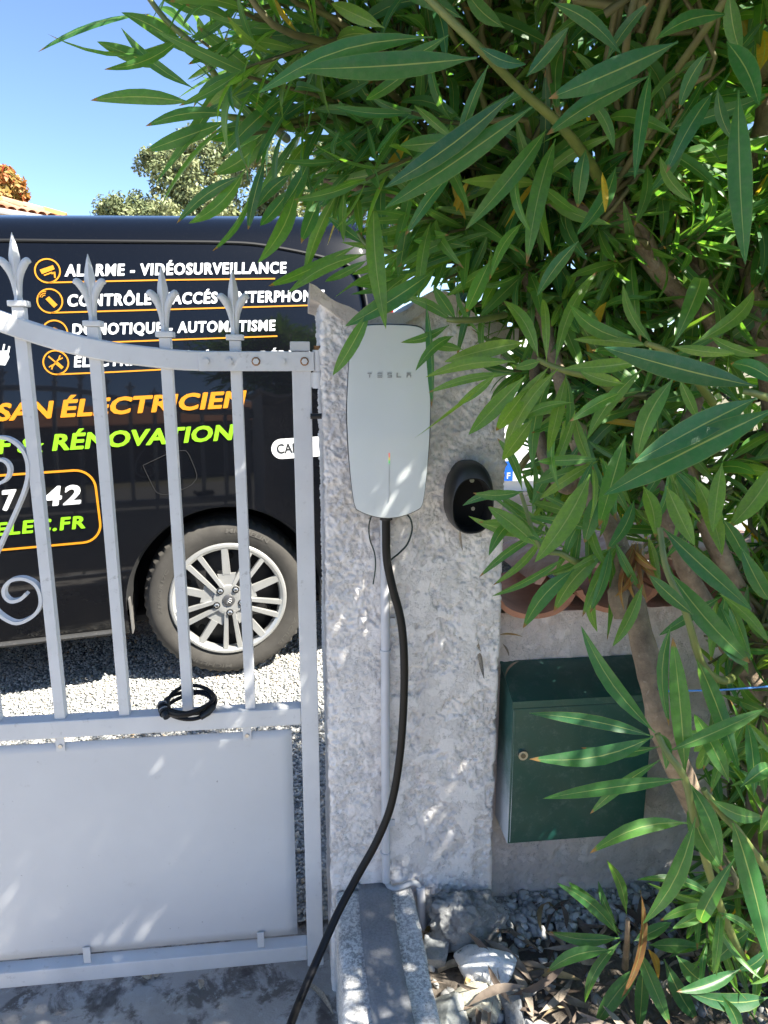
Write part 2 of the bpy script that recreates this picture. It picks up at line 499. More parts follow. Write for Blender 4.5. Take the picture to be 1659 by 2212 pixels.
def pr(S, Z):
    r = sstep(0.85, 1.30, Z + 0.5 * (fbm(S * 5, Z * 5, 2, 61) - 0.5)) * 0.9
    left = sstep(0.50, 0.40, S) * 0.5
    return np.clip(r + left * (Z > 0.3) + 0.10, 0, 1)
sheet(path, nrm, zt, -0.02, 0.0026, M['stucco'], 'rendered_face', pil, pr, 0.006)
# coping tile bedded on the pillar head
cop = MB()
xsx = np.linspace(0.018, 0.415, 34)
up = [(x - 0.22, float(topz(x)) + 0.022 + 0.003 * math.sin(x * 90)) for x in xsx]
lo = [(x - 0.22, float(topz(x)) - 0.004) for x in xsx[::-1]]
cop.prism(up + lo, -0.018, PD + 0.02)
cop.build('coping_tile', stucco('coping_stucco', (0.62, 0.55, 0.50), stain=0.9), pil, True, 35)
# small patch where the render has broken off at the foot
mb = MB(); mb.tube([(PX0 - 0.223, 0.02, 1.315), (PX0 - 0.245, 0.02, 1.315)], 0.006, 6); mb.build('bolt', M['black_plastic'], pil)

# boundary wall with canal tiles
wall = thing('boundary_wall', 'low rendered garden wall capped with terracotta canal tiles', 'wall', (0.4, 0.07, 0))
wp = [(x, 0.0) for x in np.linspace(0.004, 2.6, 420)]
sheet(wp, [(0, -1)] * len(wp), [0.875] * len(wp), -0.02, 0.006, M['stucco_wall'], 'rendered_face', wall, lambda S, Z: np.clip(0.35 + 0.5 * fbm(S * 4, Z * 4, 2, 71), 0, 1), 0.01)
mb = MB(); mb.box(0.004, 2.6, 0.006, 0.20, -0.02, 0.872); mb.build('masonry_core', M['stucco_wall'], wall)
def tile_mesh(flip, mat, sd):
    g = np.random.default_rng(sd)
    n = 14; L = 0.34; r0 = 0.095; r1 = 0.08; th = 0.014
    v = []
    for y, r in ((0, r0), (L * 0.5, (r0 + r1) / 2), (L, r1)):
        for rr in (r, r - th):
            for k in range(n):
                a = math.pi * (0.08 + 0.84 * k / (n - 1))
                w = 1 + 0.012 * g.normal()
                v.append((math.cos(a) * rr * w, y, math.sin(a) * rr * 0.72 * w * (-1 if flip else 1)))
    f = []
    for s in range(2):
        for k in range(n - 1):
            o = s * 2 * n
            f.append((o + k, o + k + 1, o + 2 * n + k + 1, o + 2 * n + k))
            f.append((o + n + k, o + 3 * n + k, o + 3 * n + k + 1, o + n + k + 1))
    for o in (0, 4 * n):
        for k in range(n - 1): f.append((o + k, o + n + k, o + n + k + 1, o + k + 1))
    for o in (0, n - 1):
        for s in range(2): f.append((s * 2 * n + o, s * 2 * n + 2 * n + o, s * 2 * n + 3 * n + o, s * 2 * n + n + o))
    m = MB(); m.add(v, f)
    return m.mesh('tile', mat, True, 45)
t = NT('terracotta_pale'); t.set(Roughness=0.88)
c = t.ramp(t.noise(12, 6, 0.65), [(0.3, (0.30, 0.15, 0.10)), (0.5, (0.46, 0.28, 0.22)), (0.65, (0.56, 0.41, 0.35)), (0.8, (0.30, 0.27, 0.24))])
t.col(c); t.bump(t.noise(60, 5, 0.7), 0.4, 0.004)
M['terracotta_pale'] = t.m
tm_u = [tile_mesh(True, M['terracotta'], 5), tile_mesh(True, M['terracotta'], 6)]
tm_o = [tile_mesh(False, M['terracotta_pale'], 7), tile_mesh(False, M['terracotta_pale'], 8)]
for k in range(14):
    o = link('tile', tm_u[k % 2], wall); o.location = (0.085 + k * 0.185, -0.045, 0.945 + 0.006 * (k % 3)); o.rotation_euler = (R(-4), 0, R(random.uniform(-3, 3)))
    o = link('tile', tm_o[k % 2], wall); o.location = (0.178 + k * 0.185, -0.03 + random.uniform(-.01, .01), 0.935 + 0.006 * (k % 2)); o.rotation_euler = (R(-4), 0, R(random.uniform(-4, 4)))

# low block in front of the pillar, with a grey strip laid on it
blk = thing('low_wall', 'low speckled white block running forward from the foot of the pillar', 'low wall', (0.135, -0.6, 0))
t = NT('speckled_paint'); t.set(Roughness=0.9)
sp = t.ramp(t.noise(150, 5, 0.7), [(0.44, 0), (0.56, 1)])
area = t.ramp(t.noise(6, 4, 0.6), [(0.35, 0.25), (0.65, 1)])
c = t.mix(t.math('MULTIPLY', sp, area), (0.68, 0.67, 0.65), (0.26, 0.26, 0.26))
c = t.mix(t.ramp(t.noise(320, 2), [(0.66, 0), (0.70, 0.8)]), c, (0.05, 0.05, 0.05))
t.col(c)
b1 = t.bump(t.noise(90, 5, 0.7), 0.55, 0.005); t.bump(t.noise(300, 3), 0.4, 0.0015, b1)
M['speckled'] = t.m
def rough_box(x0, x1, y0, y1, z0, z1, step, amp, seed):
    """box with a slightly uneven, worn surface and rounded arrises"""
    bm = bmesh.new()
    bmesh.ops.create_cube(bm, size=1)
    for q in bm.verts: q.co = Vector((x0 + (q.co.x + .5) * (x1 - x0), y0 + (q.co.y + .5) * (y1 - y0), z0 + (q.co.z + .5) * (z1 - z0)))
    bmesh.ops.bevel(bm, geom=bm.edges[:], offset=0.012, segments=2, profile=0.6, affect='EDGES')
    for ax, lo_, hi_ in ((0, x0, x1), (1, y0, y1), (2, z0, z1)):
        k = int((hi_ - lo_) / step)
        for i in range(1, k):
            co = [0, 0, 0]; co[ax] = lo_ + (hi_ - lo_) * i / k
            no = [0, 0, 0]; no[ax] = 1
            bmesh.ops.bisect_plane(bm, geom=bm.verts[:] + bm.edges[:] + bm.faces[:], plane_co=co, plane_no=no)
    bm.normal_update()
    for q in bm.verts:
        h = float(fbm(q.co.x * 25 + q.co.z * 11, q.co.y * 25 + q.co.z * 17, 4, seed)) - 0.5
        q.co += q.normal * h * amp
    me = bpy.data.meshes.new('b'); bm.to_mesh(me); bm.free()
    me.polygons.foreach_set('use_smooth', [True] * len(me.polygons))
    return me
me = rough_box(0.047 - 0.135, 0.222 - 0.135, -0.9 + 0.6, 0.002 + 0.6, -0.02, 0.262, 0.017, 0.009, 91)
me.materials.append(M['speckled']); link('block', me, blk)
fel = NT('grey_strip'); fel.set(Roughness=0.55)
fel.col(fel.mix(fel.ramp(fel.noise(180, 5, 0.8), [(0.4, 0), (0.72, 0.6)]), fel.ramp(fel.noise(14, 5, 0.6), [(0.3, (0.14, 0.145, 0.155)), (0.7, (0.21, 0.215, 0.228))]), (0.32, 0.33, 0.35)))
fel.bump(fel.noise(40, 5), 0.25, 0.004)
M['grey_strip'] = fel.m
v, f = [], []
for k in range(40):
    y = 0.0 - k / 39 * 0.88
    for i, x in enumerate(np.linspace(0.099, 0.172, 6)):
        v.append((x + 0.004 * math.sin(y * 9) + 0.006 * y * 0, y, 0.2675 + 0.0022 * float(fbm(x * 30, y * 18, 3, 5)) + (0.004 if k == 0 else 0)))
    if k: f += [((k - 1) * 6 + i, (k - 1) * 6 + i + 1, k * 6 + i + 1, k * 6 + i) for i in range(5)]
o = link('grey_strip', newmesh('grey_strip', v, f, M['grey_strip'], True))
md = o.modifiers.new('solid', 'SOLIDIFY'); md.thickness = 0.003; md.offset = -1
tag(o, 'slate grey weathered strip lying along the low white block', 'strip')

# ------------------------------------------------------------------ gate
gate = thing('gate', 'white painted metal gate with spear finials and a sheet panel', 'gate', (0, 0.045, 0))
GY = 0.045
def gb(): return MB()
yf, yb = 0.028 - GY, 0.064 - GY
XL = -1.55
gb().box(-0.0185, 0.0185, yf, yb, 0.04, 1.438, 0.0025).build('post', M['gate_white'], gate)
gb().box(-0.021, 0.017, yf - 0.001, yb + 0.001, 1.4385, 1.457, 0.002).build('post_cap', worn('chipped_cap', (0.54, 0.54, 0.54), 0.45, 0.1, 40, dirt=(0.03, 0.035, 0.06), dirt_amt=1.0), gate)
gb().box(XL, -0.0187, yf + 0.0004, yb - 0.0004, 0.655, 0.694, 0.003).build('middle_rail', M['gate_white'], gate)
gb().box(XL, -0.0187, yf + 0.0006, yb - 0.0006, 0.057, 0.096, 0.003).build('bottom_rail', M['gate_white'], gate)
top_u = spline([(-1.55, 1.66), (-1.2, 1.665), (-0.95, 1.645), (-0.75, 1.585), (-0.6, 1.53), (-0.543, 1.509), (-0.486, 1.489), (-0.425, 1.471), (-0.354, 1.456), (-0.263, 1.4445), (-0.194, 1.4395), (-0.02, 1.4385)], 4)
prof = [tuple(p) for p in top_u] + [(p[0] - 0.004, p[1] - 0.0375) for p in top_u[::-1]]
v = []; f = []
m = len(top_u)
for p in top_u:
    v += [(p[0], yf - 0.0006, p[1]), (p[0] - 0.003, yf - 0.0006, p[1] - 0.0375), (p[0] - 0.003, yb + 0.0006, p[1] - 0.0375), (p[0], yb + 0.0006, p[1])]
for i in range(m - 1):
    f += [(4 * i + k, 4 * i + 4 + k, 4 * i + 4 + (k + 1) % 4, 4 * i + (k + 1) % 4) for k in range(4)]
f += [(0, 1, 2, 3), (4 * m - 1, 4 * m - 2, 4 * m - 3, 4 * m - 4)]
o = gb().add(v, f).build('top_rail', M['gate_white'], gate, True, 30)
bv = o.modifiers.new('bevel', 'BEVEL'); bv.width = 0.003; bv.segments = 2; bv.limit_method = 'ANGLE'
# strap plate with bolts, hinge
gb().box(-0.193, 0.024, yf - 0.0055, yf - 0.0008, 1.4015, 1.4375, 0.001).build('strap_plate', M['gate_white'], gate)
for k, bx_ in enumerate((-0.179, -0.136, -0.086, -0.036, 0.006)):
    mb = gb(); mb.tube([(bx_, yf - 0.0055, 1.4195), (bx_, yf - 0.0105, 1.4195)], 0.0062, 6)
    mb.build('bolt', M['gate_white'], gate)
    if k in (2, 4):
        mb = gb(); mb.tube([(bx_, yf - 0.0056, 1.4195), (bx_, yf - 0.0064, 1.4195)], 0.0085, 10); mb.build('rust_ring', M['rust'], gate)
hg = gb(); hg.tube([(0.031, yf + 0.006, 1.400), (0.031, yf + 0.006, 1.441)], 0.0095, 12); hg.build('hinge', M['gate_white'], gate, True)
hg = gb(); hg.tube([(0.0312, yf + 0.006, 1.368), (0.0312, yf + 0.006, 1.399)], 0.011, 12); hg.box(0.018, 0.032, yf, yf + 0.014, 1.37, 1.398); hg.build('hinge', M['gate_white'], gate, True)
hg = gb(); hg.tube([(0.031, yf + 0.006, 1.441), (0.031, yf + 0.006, 1.449)], 0.0065, 6); hg.build('hinge_pin', M['rust'], gate)
hg = gb(); hg.box(0.0405, 0.0425, yf + 0.001, yf + 0.02, 1.405, 1.437); hg.build('rust_patch', M['rust'], gate)
# panel with tabs
pm = NT('gate_panel'); pm.set(Roughness=0.4)
n1 = pm.noise(3, 5, 0.6); n2 = pm.noise(26, 6, 0.75)
c = pm.mix(pm.ramp(n1, [(0.3, 0), (0.7, 1)]), (0.50, 0.51, 0.52), (0.56, 0.57, 0.575))
c = pm.mix(pm.math('MULTIPLY', pm.ramp(n2, [(0.62, 0), (0.76, 1)]), 0.35), c, (0.30, 0.28, 0.26))
c = pm.mix(pm.ramp(pm.noise(120, 2, 0.5), [(0.76, 0), (0.79, 0.7)]), c, (0.1, 0.09, 0.09))
pm.col(c); pm.bump(pm.noise(2.2, 2), 0.10, 0.02)
pm.lk(pm.ramp(n2, [(0.3, 0.36), (0.7, 0.5)]), pm.b.inputs['Roughness'])
vx = np.linspace(XL, -0.040, 60); vz = np.linspace(0.118, 0.638, 24)
v = [(x, -0.002 + 0.003 * (float(fbm(x * 3, z * 3, 2, 15)) - 0.5), z) for z in vz for x in vx]
f = [(j * 60 + i, j * 60 + i + 1, (j + 1) * 60 + i + 1, (j + 1) * 60 + i) for j in range(23) for i in range(59)]
o = link('sheet_panel', newmesh('sheet_panel', v, f, pm.m, True), gate)
sm = o.modifiers.new('solid', 'SOLIDIFY'); sm.thickness = 0.002
for x in (-0.52, -0.135, -0.95, -1.35):
    mb = gb(); mb.box(x - 0.009, x + 0.009, -0.0065, -0.0045, 0.62, 0.6545); tb = mb.build('tab', M['gate_white'], gate)
    mb = gb(); mb.tube([(x, -0.0065, 0.632), (x, -0.009, 0.632)], 0.0045, 10); mb.build('rivet', M['steel'], tb)
    mb = gb(); mb.box(x + 0.003, x + 0.019, -0.0095, -0.0065, 0.0965, 0.137, 0.001); mb.build('tab', M['gate_white'], gate)
# finial: pointed leaf between two outward petals
fm = MB()
rings = [(0.000, 0.0095, 0.0075), (0.012, 0.0085, 0.007), (0.03, 0.0085, 0.007), (0.045, 0.0105, 0.006), (0.056, 0.011, 0.006), (0.066, 0.0125, 0.0062), (0.078, 0.0118, 0.006), (0.092, 0.0085, 0.0048), (0.106, 0.0042, 0.003), (0.116, 0.0006, 0.0006)]
v = []; f = []
for z, a, b in rings: v += [(-a, 0, z), (0, -b, z), (a, 0, z), (0, b, z)]
for i in range(len(rings) - 1): f += [(4 * i + k, 4 * i + (k + 1) % 4, 4 * i + 4 + (k + 1) % 4, 4 * i + 4 + k) for k in range(4)]
f += [(3, 2, 1, 0)]
fm.add(v, f)
for s in (-1, 1):
    pts = spline([(0.003 * s, 0, 0.008), (0.006 * s, -0.001, 0.032), (0.012 * s, -0.002, 0.050), (0.020 * s, -0.003, 0.0615), (0.0285 * s, -0.004, 0.0672), (0.0370 * s, -0.004, 0.0660)], 4)
    rr = list(np.interp(np.linspace(0, 1, len(pts)), [0, 0.3, 0.55, 0.8, 0.93, 1], [0.006, 0.0075, 0.0088, 0.0072, 0.004, 0.0008]))
    fm.tube(pts, rr, 8, 0.75)
fin_me = fm.mesh('finial', M['gate_white'], True, 50)
col_me = MB().box(-0.0165, 0.0165, -0.0145, 0.0145, -0.011, 0.0, 0.0025).mesh('collar', M['gate_white'])
bars = [(-0.5145, 1.529), (-0.3855, 1.494), (-0.2555, 1.475), (-0.1255, 1.470), (-0.6435, 1.585), (-0.7725, 1.635), (-0.9015, 1.675), (-1.0305, 1.70), (-1.16, 1.71), (-1.289, 1.71), (-1.418, 1.71)]
for x, zc in bars:
    b = gb().box(-0.0105, 0.0105, 0.036 - GY, 0.057 - GY, 0.6945, zc - 0.0115, 0.0012).build('bar', M['gate_white'], gate)
    b.location.x = x
    o = link('collar', col_me, b); o.location = (0, 0.0015, zc)
    o = link('finial', fin_me, b); o.location = (0, 0.0015, zc + 0.0005); o.scale = (0.82, 0.95, 1.02)
# scrollwork of flat bar at the left edge of the view
def zp(a, b): p = at(a * 0.4557, 918 + 0.4557 * b, 0.036); return (p[0], p[2])
s1 = spline([zp(*p) for p in [(-160, 140), (-90, 75), (0, 60), (60, 78), (112, 130), (132, 205), (118, 300), (60, 440), (0, 570), (-60, 720), (-40, 860), (60, 938), (140, 918), (186, 868), (190, 810), (165, 757), (110, 730), (52, 738), (20, 772), (20, 810), (50, 837), (95, 828), (125, 800)]], 5)
mb = gb(); mb.ribbon(s1, 0.034 - GY, 0.050 - GY, 0.0065); mb.build('scroll', M['gate_white'], gate, True, 50)
s2 = spline([zp(*p) for p in [(-160, 140), (-140, 240), (-70, 290), (0, 275), (32, 252), (44, 212), (30, 180), (0, 166), (-35, 180)]], 5)
mb = gb(); mb.ribbon(s2, 0.0345 - GY, 0.0495 - GY, 0.006); mb.build('scroll', M['gate_white'], gate, True, 50)

# coiled cable lock hung round a bar
lock = thing('cable_lock', 'black coiled cable lock looped round a gate bar', 'lock', (-0.2555, 0.047, 0.7))
pts = []
for k in range(210):
    a = k / 209 * (6 * math.pi + 2.25) + 3.4
    r = 0.046 + 0.0035 * math.sin(a * 0.37) + 0.002 * math.sin(a * 1.7)
    y = r * math.sin(a)
    pts.append((0.004 + r * 1.06 * math.cos(a), y, 0.012 + 0.13 * y + 0.009 * math.sin(a * 0.29) + 0.003 * math.cos(a * 2.3)))
MB().tube(pts, 0.0042, 8).build('cable', M['rubber_cable'], lock, True)
mb = MB(); mb.tube([(-0.052, -0.012, 0.02), (-0.047, -0.028, 0.011), (-0.036, -0.042, 0.003)], [0.0085, 0.0098, 0.0085], 12); hd = mb.build('lock_head', M['black_plastic'], lock, True)
for k in range(4):
    q = k / 3; a = Vector((-0.051, -0.016, 0.018)).lerp(Vector((-0.043, -0.034, 0.008)), q); b = Vector((-0.050, -0.018, 0.0173)).lerp(Vector((-0.042, -0.036, 0.0073)), q)
    mb = MB(); mb.tube([a, b], 0.0106, 14); mb.build('code_dial', M['rubber_cable'] if k % 2 else plain('dial', (0.22, 0.22, 0.23), 0.4), hd)
mb = MB(); mb.tube([(0.030, -0.042, -0.002), (0.044, -0.032, 0.004), (0.054, -0.020, 0.010)], [0.007, 0.0088, 0.0075], 12); mb.build('lock_socket', M['black_plastic'], lock, True)

# ------------------------------------------------------------------ wall charger
ch = thing('wall_charger', 'pale glass fronted car charging box on the pillar', 'charger', (0.1555, 0, 1.3085))
k_ = 0.000248
half = [(0, 360), (120, 363), (200, 371), (238, 385), (260, 410), (272, 455), (290, 600), (305, 800), (314, 980), (311, 1150), (301, 1320), (286, 1500), (268, 1640), (256, 1690), (236, 1718), (160, 1755), (80, 1778), (0, 1786)]
sp_ = spline([(a * k_, (1072 - b) * k_) for a, b in half], 4)
outl = [tuple(p) for p in sp_] + [(-p[0], p[1]) for p in sp_[-2:0:-1]]
def rings_body(levels, mat, name, parent, dome=0.0, cap_front=True, smooth=True, sharp=35):
    """outline lofted through (y, inset) levels; the last one is the front"""
    n = len(outl); v = []; f = []
    for y, ins in levels:
        for x, z in outl:
            r = math.hypot(x, z); q = (r - ins) / r
            v.append((x * q, y, z * q))
    for i in range(len(levels) - 1):
        f += [(i * n + k, i * n + (k + 1) % n, (i + 1) * n + (k + 1) % n, (i + 1) * n + k) for k in range(n)]
    base = (len(levels) - 1) * n
    if cap_front:
        prev = base
        y0, i0 = levels[-1]
        for sc in (0.85, 0.6, 0.35, 0.12):
            o = len(v)
            for x, z in outl:
                r = math.hypot(x, z); q = (r - i0) / r * sc
                v.append((x * q, y0 - dome * (1 - sc * sc), z * q))
            f += [(prev + k, prev + (k + 1) % n, o + (k + 1) % n, o + k) for k in range(n)]
            prev = o
        f.append(tuple(prev + k for k in range(n)))
    m_ = MB(); m_.add(v, f)
    return m_.build(name, mat, parent, smooth, sharp)
rings_body([(0.004, 0.016), (-0.03, 0.013), (-0.07, 0.006), (-0.084, 0.0025)], plain('charger_back', (0.30, 0.31, 0.32), 0.45), 'back_shell', ch)
rings_body([(-0.080, 0.0018), (-0.0915, 0.0), (-0.0935, 0.0006)], plain('charger_rim', (0.035, 0.035, 0.037), 0.35), 'rim', ch)
gl = NT('charger_glass'); gl.set(Roughness=0.13, IOR=1.5, Coat_Weight=0.5, Coat_Roughness=0.03)
gc = gl.mix(gl.ramp(gl.noise(4, 3), [(0.3, 0), (0.7, 1)]), (0.54, 0.575, 0.575), (0.59, 0.62, 0.62))
gw = gl.node('ShaderNodeMapping'); gw.inputs['Rotation'].default_value = (0, 0.8, 0); gw.inputs['Scale'].default_value = (60, 1, 5); gl.lk(gl.coord(), gw.inputs[0])
sc_ = gl.ramp(gl.noise(3, 4, 0.6, gw.outputs[0], 0.4), [(0.66, 0), (0.74, 0.35)])
gl.col(gl.mix(gl.math('MULTIPLY', sc_, gl.ramp(gl.noise(14, 2), [(0.5, 0), (0.62, 1)])), gc, (0.85, 0.86, 0.87)))
gl.lk(gl.ramp(gl.noise(9, 5, 0.7), [(0.35, 0.08), (0.75, 0.24)]), gl.b.inputs['Roughness'])
M['charger_glass'] = gl.m
rings_body([(-0.0925, 0.0022), (-0.0958, 0.0022), (-0.0968, 0.0032)], M['charger_glass'], 'glass_front', ch, dome=0.0022)
# lettering as raised strokes
lt = plain('letter_grey', (0.24, 0.25, 0.255), 0.4)
def strokes(L):
    m_ = MB()
    for x0, x1, y0, y1 in L: m_.box((x0 - 654) * k_, (x1 - 654) * k_, -0.0996, -0.0970, (1072 - y1) * k_, (1072 - y0) * k_)
    return m_
for L in ([(496, 526, 704, 711), (508, 514, 715, 738)], [(568, 602, 704, 711), (568, 602, 718, 724), (568, 602, 731, 738)],
          [(640, 672, 704, 711), (640, 672, 718, 724), (640, 672, 731, 738), (640, 647, 711, 718), (665, 672, 724, 731)],
          [(707, 714, 704, 731), (707, 740, 731, 738)], [(780, 812, 704, 711), (780, 812, 716, 723), (780, 786, 723, 738), (806, 812, 723, 738)]):
    strokes(L).build('letter', lt, ch)
mb = MB(); mb.box(-0.0005, 0.0004, -0.0996, -0.0972, (1072 - 1650) * k_, (1072 - 1362) * k_); lb = mb.build('light_bar', plain('led_line', (0.36, 0.38, 0.39), 0.3), ch)
def emis(name, c, s):
    t = NT(name); t.set(Base_Color=(0.02, 0.02, 0.02, 1)); t.b.inputs['Emission Color'].default_value = c + (1,); t.b.inputs['Emission Strength'].default_value = s; return t.m
for nm, c, z0, z1 in (('led_green', (0.05, 0.9, 0.15), 1338, 1360), ('led_yellow', (0.9, 0.8, 0.1), 1316, 1338), ('led_red', (1, 0.12, 0.1), 1284, 1316)):
    mb = MB(); mb.box(-0.0008, 0.0008, -0.0998, -0.0972, (1072 - z1) * k_, (1072 - z0) * k_); mb.build('led', emis(nm, c, 0.22), lb)
# charging cable
W0 = np.array([0.1555, 0, 1.3085])
cp = [(834, 1100, -0.045), (834, 1150, -0.045), (836, 1210, -0.045), (848, 1270, -0.048), (866, 1340, -0.05), (873, 1420, -0.05), (872, 1520, -0.05), (864, 1630, -0.055), (846, 1735, -0.065), (815, 1815, -0.075), (772, 1893, -0.09), (730, 1972, -0.12), (690, 2062, -0.16), (650, 2156, -0.21), (622, 2230, -0.27)]
pts = [at(*p) for p in cp]
pts += [np.array((-0.125, -0.42, 0.11)), np.array((-0.16, -0.55, 0.04)), np.array((-0.22, -0.75, 0.012)), np.array((-0.4, -1.1, 0.010))]
pts = spline(pts, 6)
MB().tube([tuple(p - W0) for p in pts], 0.0083, 12).build('cable', M['rubber_cable'], ch, True)
mb = MB(); p0 = at(834, 1116, -0.045) - W0; mb.tube([tuple(p0 + (0, 0, 0.012)), tuple(p0 - (0, 0, 0.006))], 0.0125, 12); mb.build('cable_gland', M['black_plastic'], ch, True)
w1 = thing('tie_wire', 'thin dark green wire dangling below the left corner of the charger', 'wire', at(800, 1120, -0.02))
MB().tube([tuple(at(x, y, -0.016) - at(800, 1120, -0.02)) for x, y in [tuple(q) for q in spline([(803, 1112), (797, 1135), (799, 1165), (809, 1195), (811, 1225), (806, 1262)], 5)]], 0.0014, 6).build('strand', M['wire_green'], w1, True)
w2 = thing('tie_wire', 'dark green wire looping from the charger round the black cable', 'wire', at(888, 1120, -0.02))
MB().tube([tuple(at(x, y, -0.022) - at(888, 1120, -0.02)) for x, y in [tuple(q) for q in spline([(876, 1108), (887, 1122), (890, 1145), (880, 1175), (862, 1195), (846, 1208), (838, 1222)], 5)]], 0.0019, 6).build('strand', M['wire_green'], w2, True)

# grey conduit beside the cable
pp = thing('conduit', 'light grey plastic conduit running down the pillar', 'pipe', (0.163, -0.012, 0.27))
A, B = at(831.5, 1100, -0.013), at(833.5, 1903, -0.013)
o0 = np.array([0.163, -0.012, 0.27])
mb = MB(); mb.tube([tuple(A - o0), tuple((A + B) / 2 - o0), tuple(B - o0)], 0.0094, 14); mb.build('pipe', M['pvc'], pp, True)
for y in (1406, 1842):
    c = at(832.5, y, -0.013) - o0
    mb = MB(); mb.tube([tuple(c + (0, 0, 0.003)), tuple(c - (0, 0, 0.003))], 0.0112, 14); mb.build('coupler_ring', M['pvc'], pp, True)
    mb = MB(); c2 = at(834, y - 60, -0.013) - o0; mb.box(c2[0] + 0.009, c2[0] + 0.02, 0.004, 0.012, c2[2] - 0.008, c2[2] + 0.008); mb.build('clip', M['pvc'], pp)
pts = spline([at(836, 1895, -0.012), at(838, 1911, -0.014), at(850, 1919, -0.018), at(870, 1914, -0.016), at(890, 1907, -0.012), at(903, 1911, -0.011), at(907, 1922, -0.011), at(909, 1950, -0.012)], 5)
MB().tube([tuple(p - o0) for p in pts], 0.0062, 12).build('flexible_hose', M['pvc_dark'], pp, True)
A, B = at(908, 1917, -0.013), at(913, 2000, -0.013)
MB().tube([tuple(A - o0), tuple(B - o0), tuple(B - o0 - (0, 0, 0.05))], 0.0098, 14, caps=True).build('lower_pipe', M['pvc'], pp, True)

# black plug holder
dk_ = thing('plug_holder', 'black hollow oval plug holder screwed to the pillar', 'holder', (0.325, 0, 1.157))
def oval(n=40):
    out = []
    for k in range(n):
        a = 2 * math.pi * k / n
        x = math.cos(a); z = math.sin(a)
        z = math.copysign(abs(z) ** 0.9, z); x = math.copysign(abs(x) ** 0.82, x)
        out.append((x * 0.0475 * (1 - 0.05 * z), z * 0.071))
    return out
ov = oval(); n = len(ov); v = []; f = []
def oval_loft(lev, name, mat, cap=True):
    v, f = [], []
    for y, sx_, sz_, dz_ in lev: v.extend((x * sx_, y, z * sz_ + dz_) for x, z in ov)
    for i in range(len(lev) - 1): f.extend((i * n + k, i * n + (k + 1) % n, (i + 1) * n + (k + 1) % n, (i + 1) * n + k) for k in range(n))
    if cap: f.append(tuple((len(lev) - 1) * n + k for k in range(n)))
    MB().add(v, f).build(name, mat, dk_, True, 50)
oval_loft([(0.002, 1, 1, 0), (-0.022, 1, 1, 0), (-0.034, 0.985, 0.985, -0.001), (-0.043, 0.95, 0.95, -0.003), (-0.050, 0.90, 0.88, -0.0075), (-0.0535, 0.86, 0.80, -0.0115), (-0.0545, 0.835, 0.765, -0.0125)], 'shell', worn('holder_grey', (0.032, 0.032, 0.033), 0.38, 0.3, 30, dirt=(0.16, 0.15, 0.14), dirt_amt=0.35), False)
oval_loft([(-0.0545, 0.835, 0.765, -0.0125), (-0.0535, 0.80, 0.735, -0.0125), (-0.045, 0.78, 0.72, -0.0125), (-0.008, 0.75, 0.70, -0.0125)], 'socket', plain('socket_black', (0.002, 0.002, 0.002), 0.9))
mb = MB(); mb.tube([(0.008, -0.0055, 0.030), (0.008, -0.0105, 0.030)], 0.0045, 12); mb.build('screw', M['steel'], dk_, True)
mb = MB(); mb.tube([(0.012, -0.0055, -0.028), (0.012, -0.0085, -0.028)], 0.004, 12); mb.build('screw', M['steel'], dk_, True)

# ------------------------------------------------------------------ letterbox
lbx = thing('letterbox', 'dark green metal letterbox fixed low on the wall beside the pillar', 'letterbox', (0.565, 0.07, 0.37))
gm = NT('green_enamel'); gm.set(Roughness=0.32, Coat_Weight=0.25, Coat_Roughness=0.15)
c = gm.mix(gm.ramp(gm.noise(5, 4), [(0.3, 0), (0.7, 1)]), (0.008, 0.058, 0.047), (0.013, 0.075, 0.060))
du = gm.math('MULTIPLY', gm.ramp(gm.noise(38, 7, 0.8), [(0.52, 0), (0.74, 1)]), 0.30)
gm.col(gm.mix(du, c, (0.20, 0.23, 0.22))); gm.lk(gm.ramp(gm.noise(20, 5), [(0.3, 0.28), (0.7, 0.45)]), gm.b.inputs['Roughness'])
M['green'] = gm.m
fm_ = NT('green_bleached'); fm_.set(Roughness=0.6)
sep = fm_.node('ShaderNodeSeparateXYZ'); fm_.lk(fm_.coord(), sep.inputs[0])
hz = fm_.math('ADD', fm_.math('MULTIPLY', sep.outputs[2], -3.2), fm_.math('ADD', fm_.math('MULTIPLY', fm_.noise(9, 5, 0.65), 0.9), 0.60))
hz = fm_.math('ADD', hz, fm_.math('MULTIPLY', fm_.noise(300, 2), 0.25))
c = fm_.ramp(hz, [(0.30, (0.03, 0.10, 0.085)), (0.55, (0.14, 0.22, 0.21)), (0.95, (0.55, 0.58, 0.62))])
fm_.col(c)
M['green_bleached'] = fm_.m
x0, x1, yF, yB, zB, zF, zT = -0.137, 0.178, -0.104, -0.004, 0.005, 0.343, 0.390
mb = MB(); mb.add([(x0, yF, zB), (x0, yB, zB), (x0, yB, zT), (x0, yF, zF), (x0 + .003, yF, zB), (x0 + .003, yB, zB), (x0 + .003, yB, zT), (x0 + .003, yF, zF)],
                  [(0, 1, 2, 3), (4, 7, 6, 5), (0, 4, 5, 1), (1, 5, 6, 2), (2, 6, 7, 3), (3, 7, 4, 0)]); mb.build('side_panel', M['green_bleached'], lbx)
mb = MB(); mb.add([(x, y, z) for x in (x0 + .0032, x1) for y, z in ((yF + .004, zB + .001), (yB, zB + .001), (yB, zT - .004), (yF + .004, zF - .004))],
                  [(0, 1, 2, 3), (4, 7, 6, 5), (0, 4, 5, 1), (1, 5, 6, 2), (2, 6, 7, 3), (3, 7, 4, 0)]); mb.build('body', M['green'], lbx)
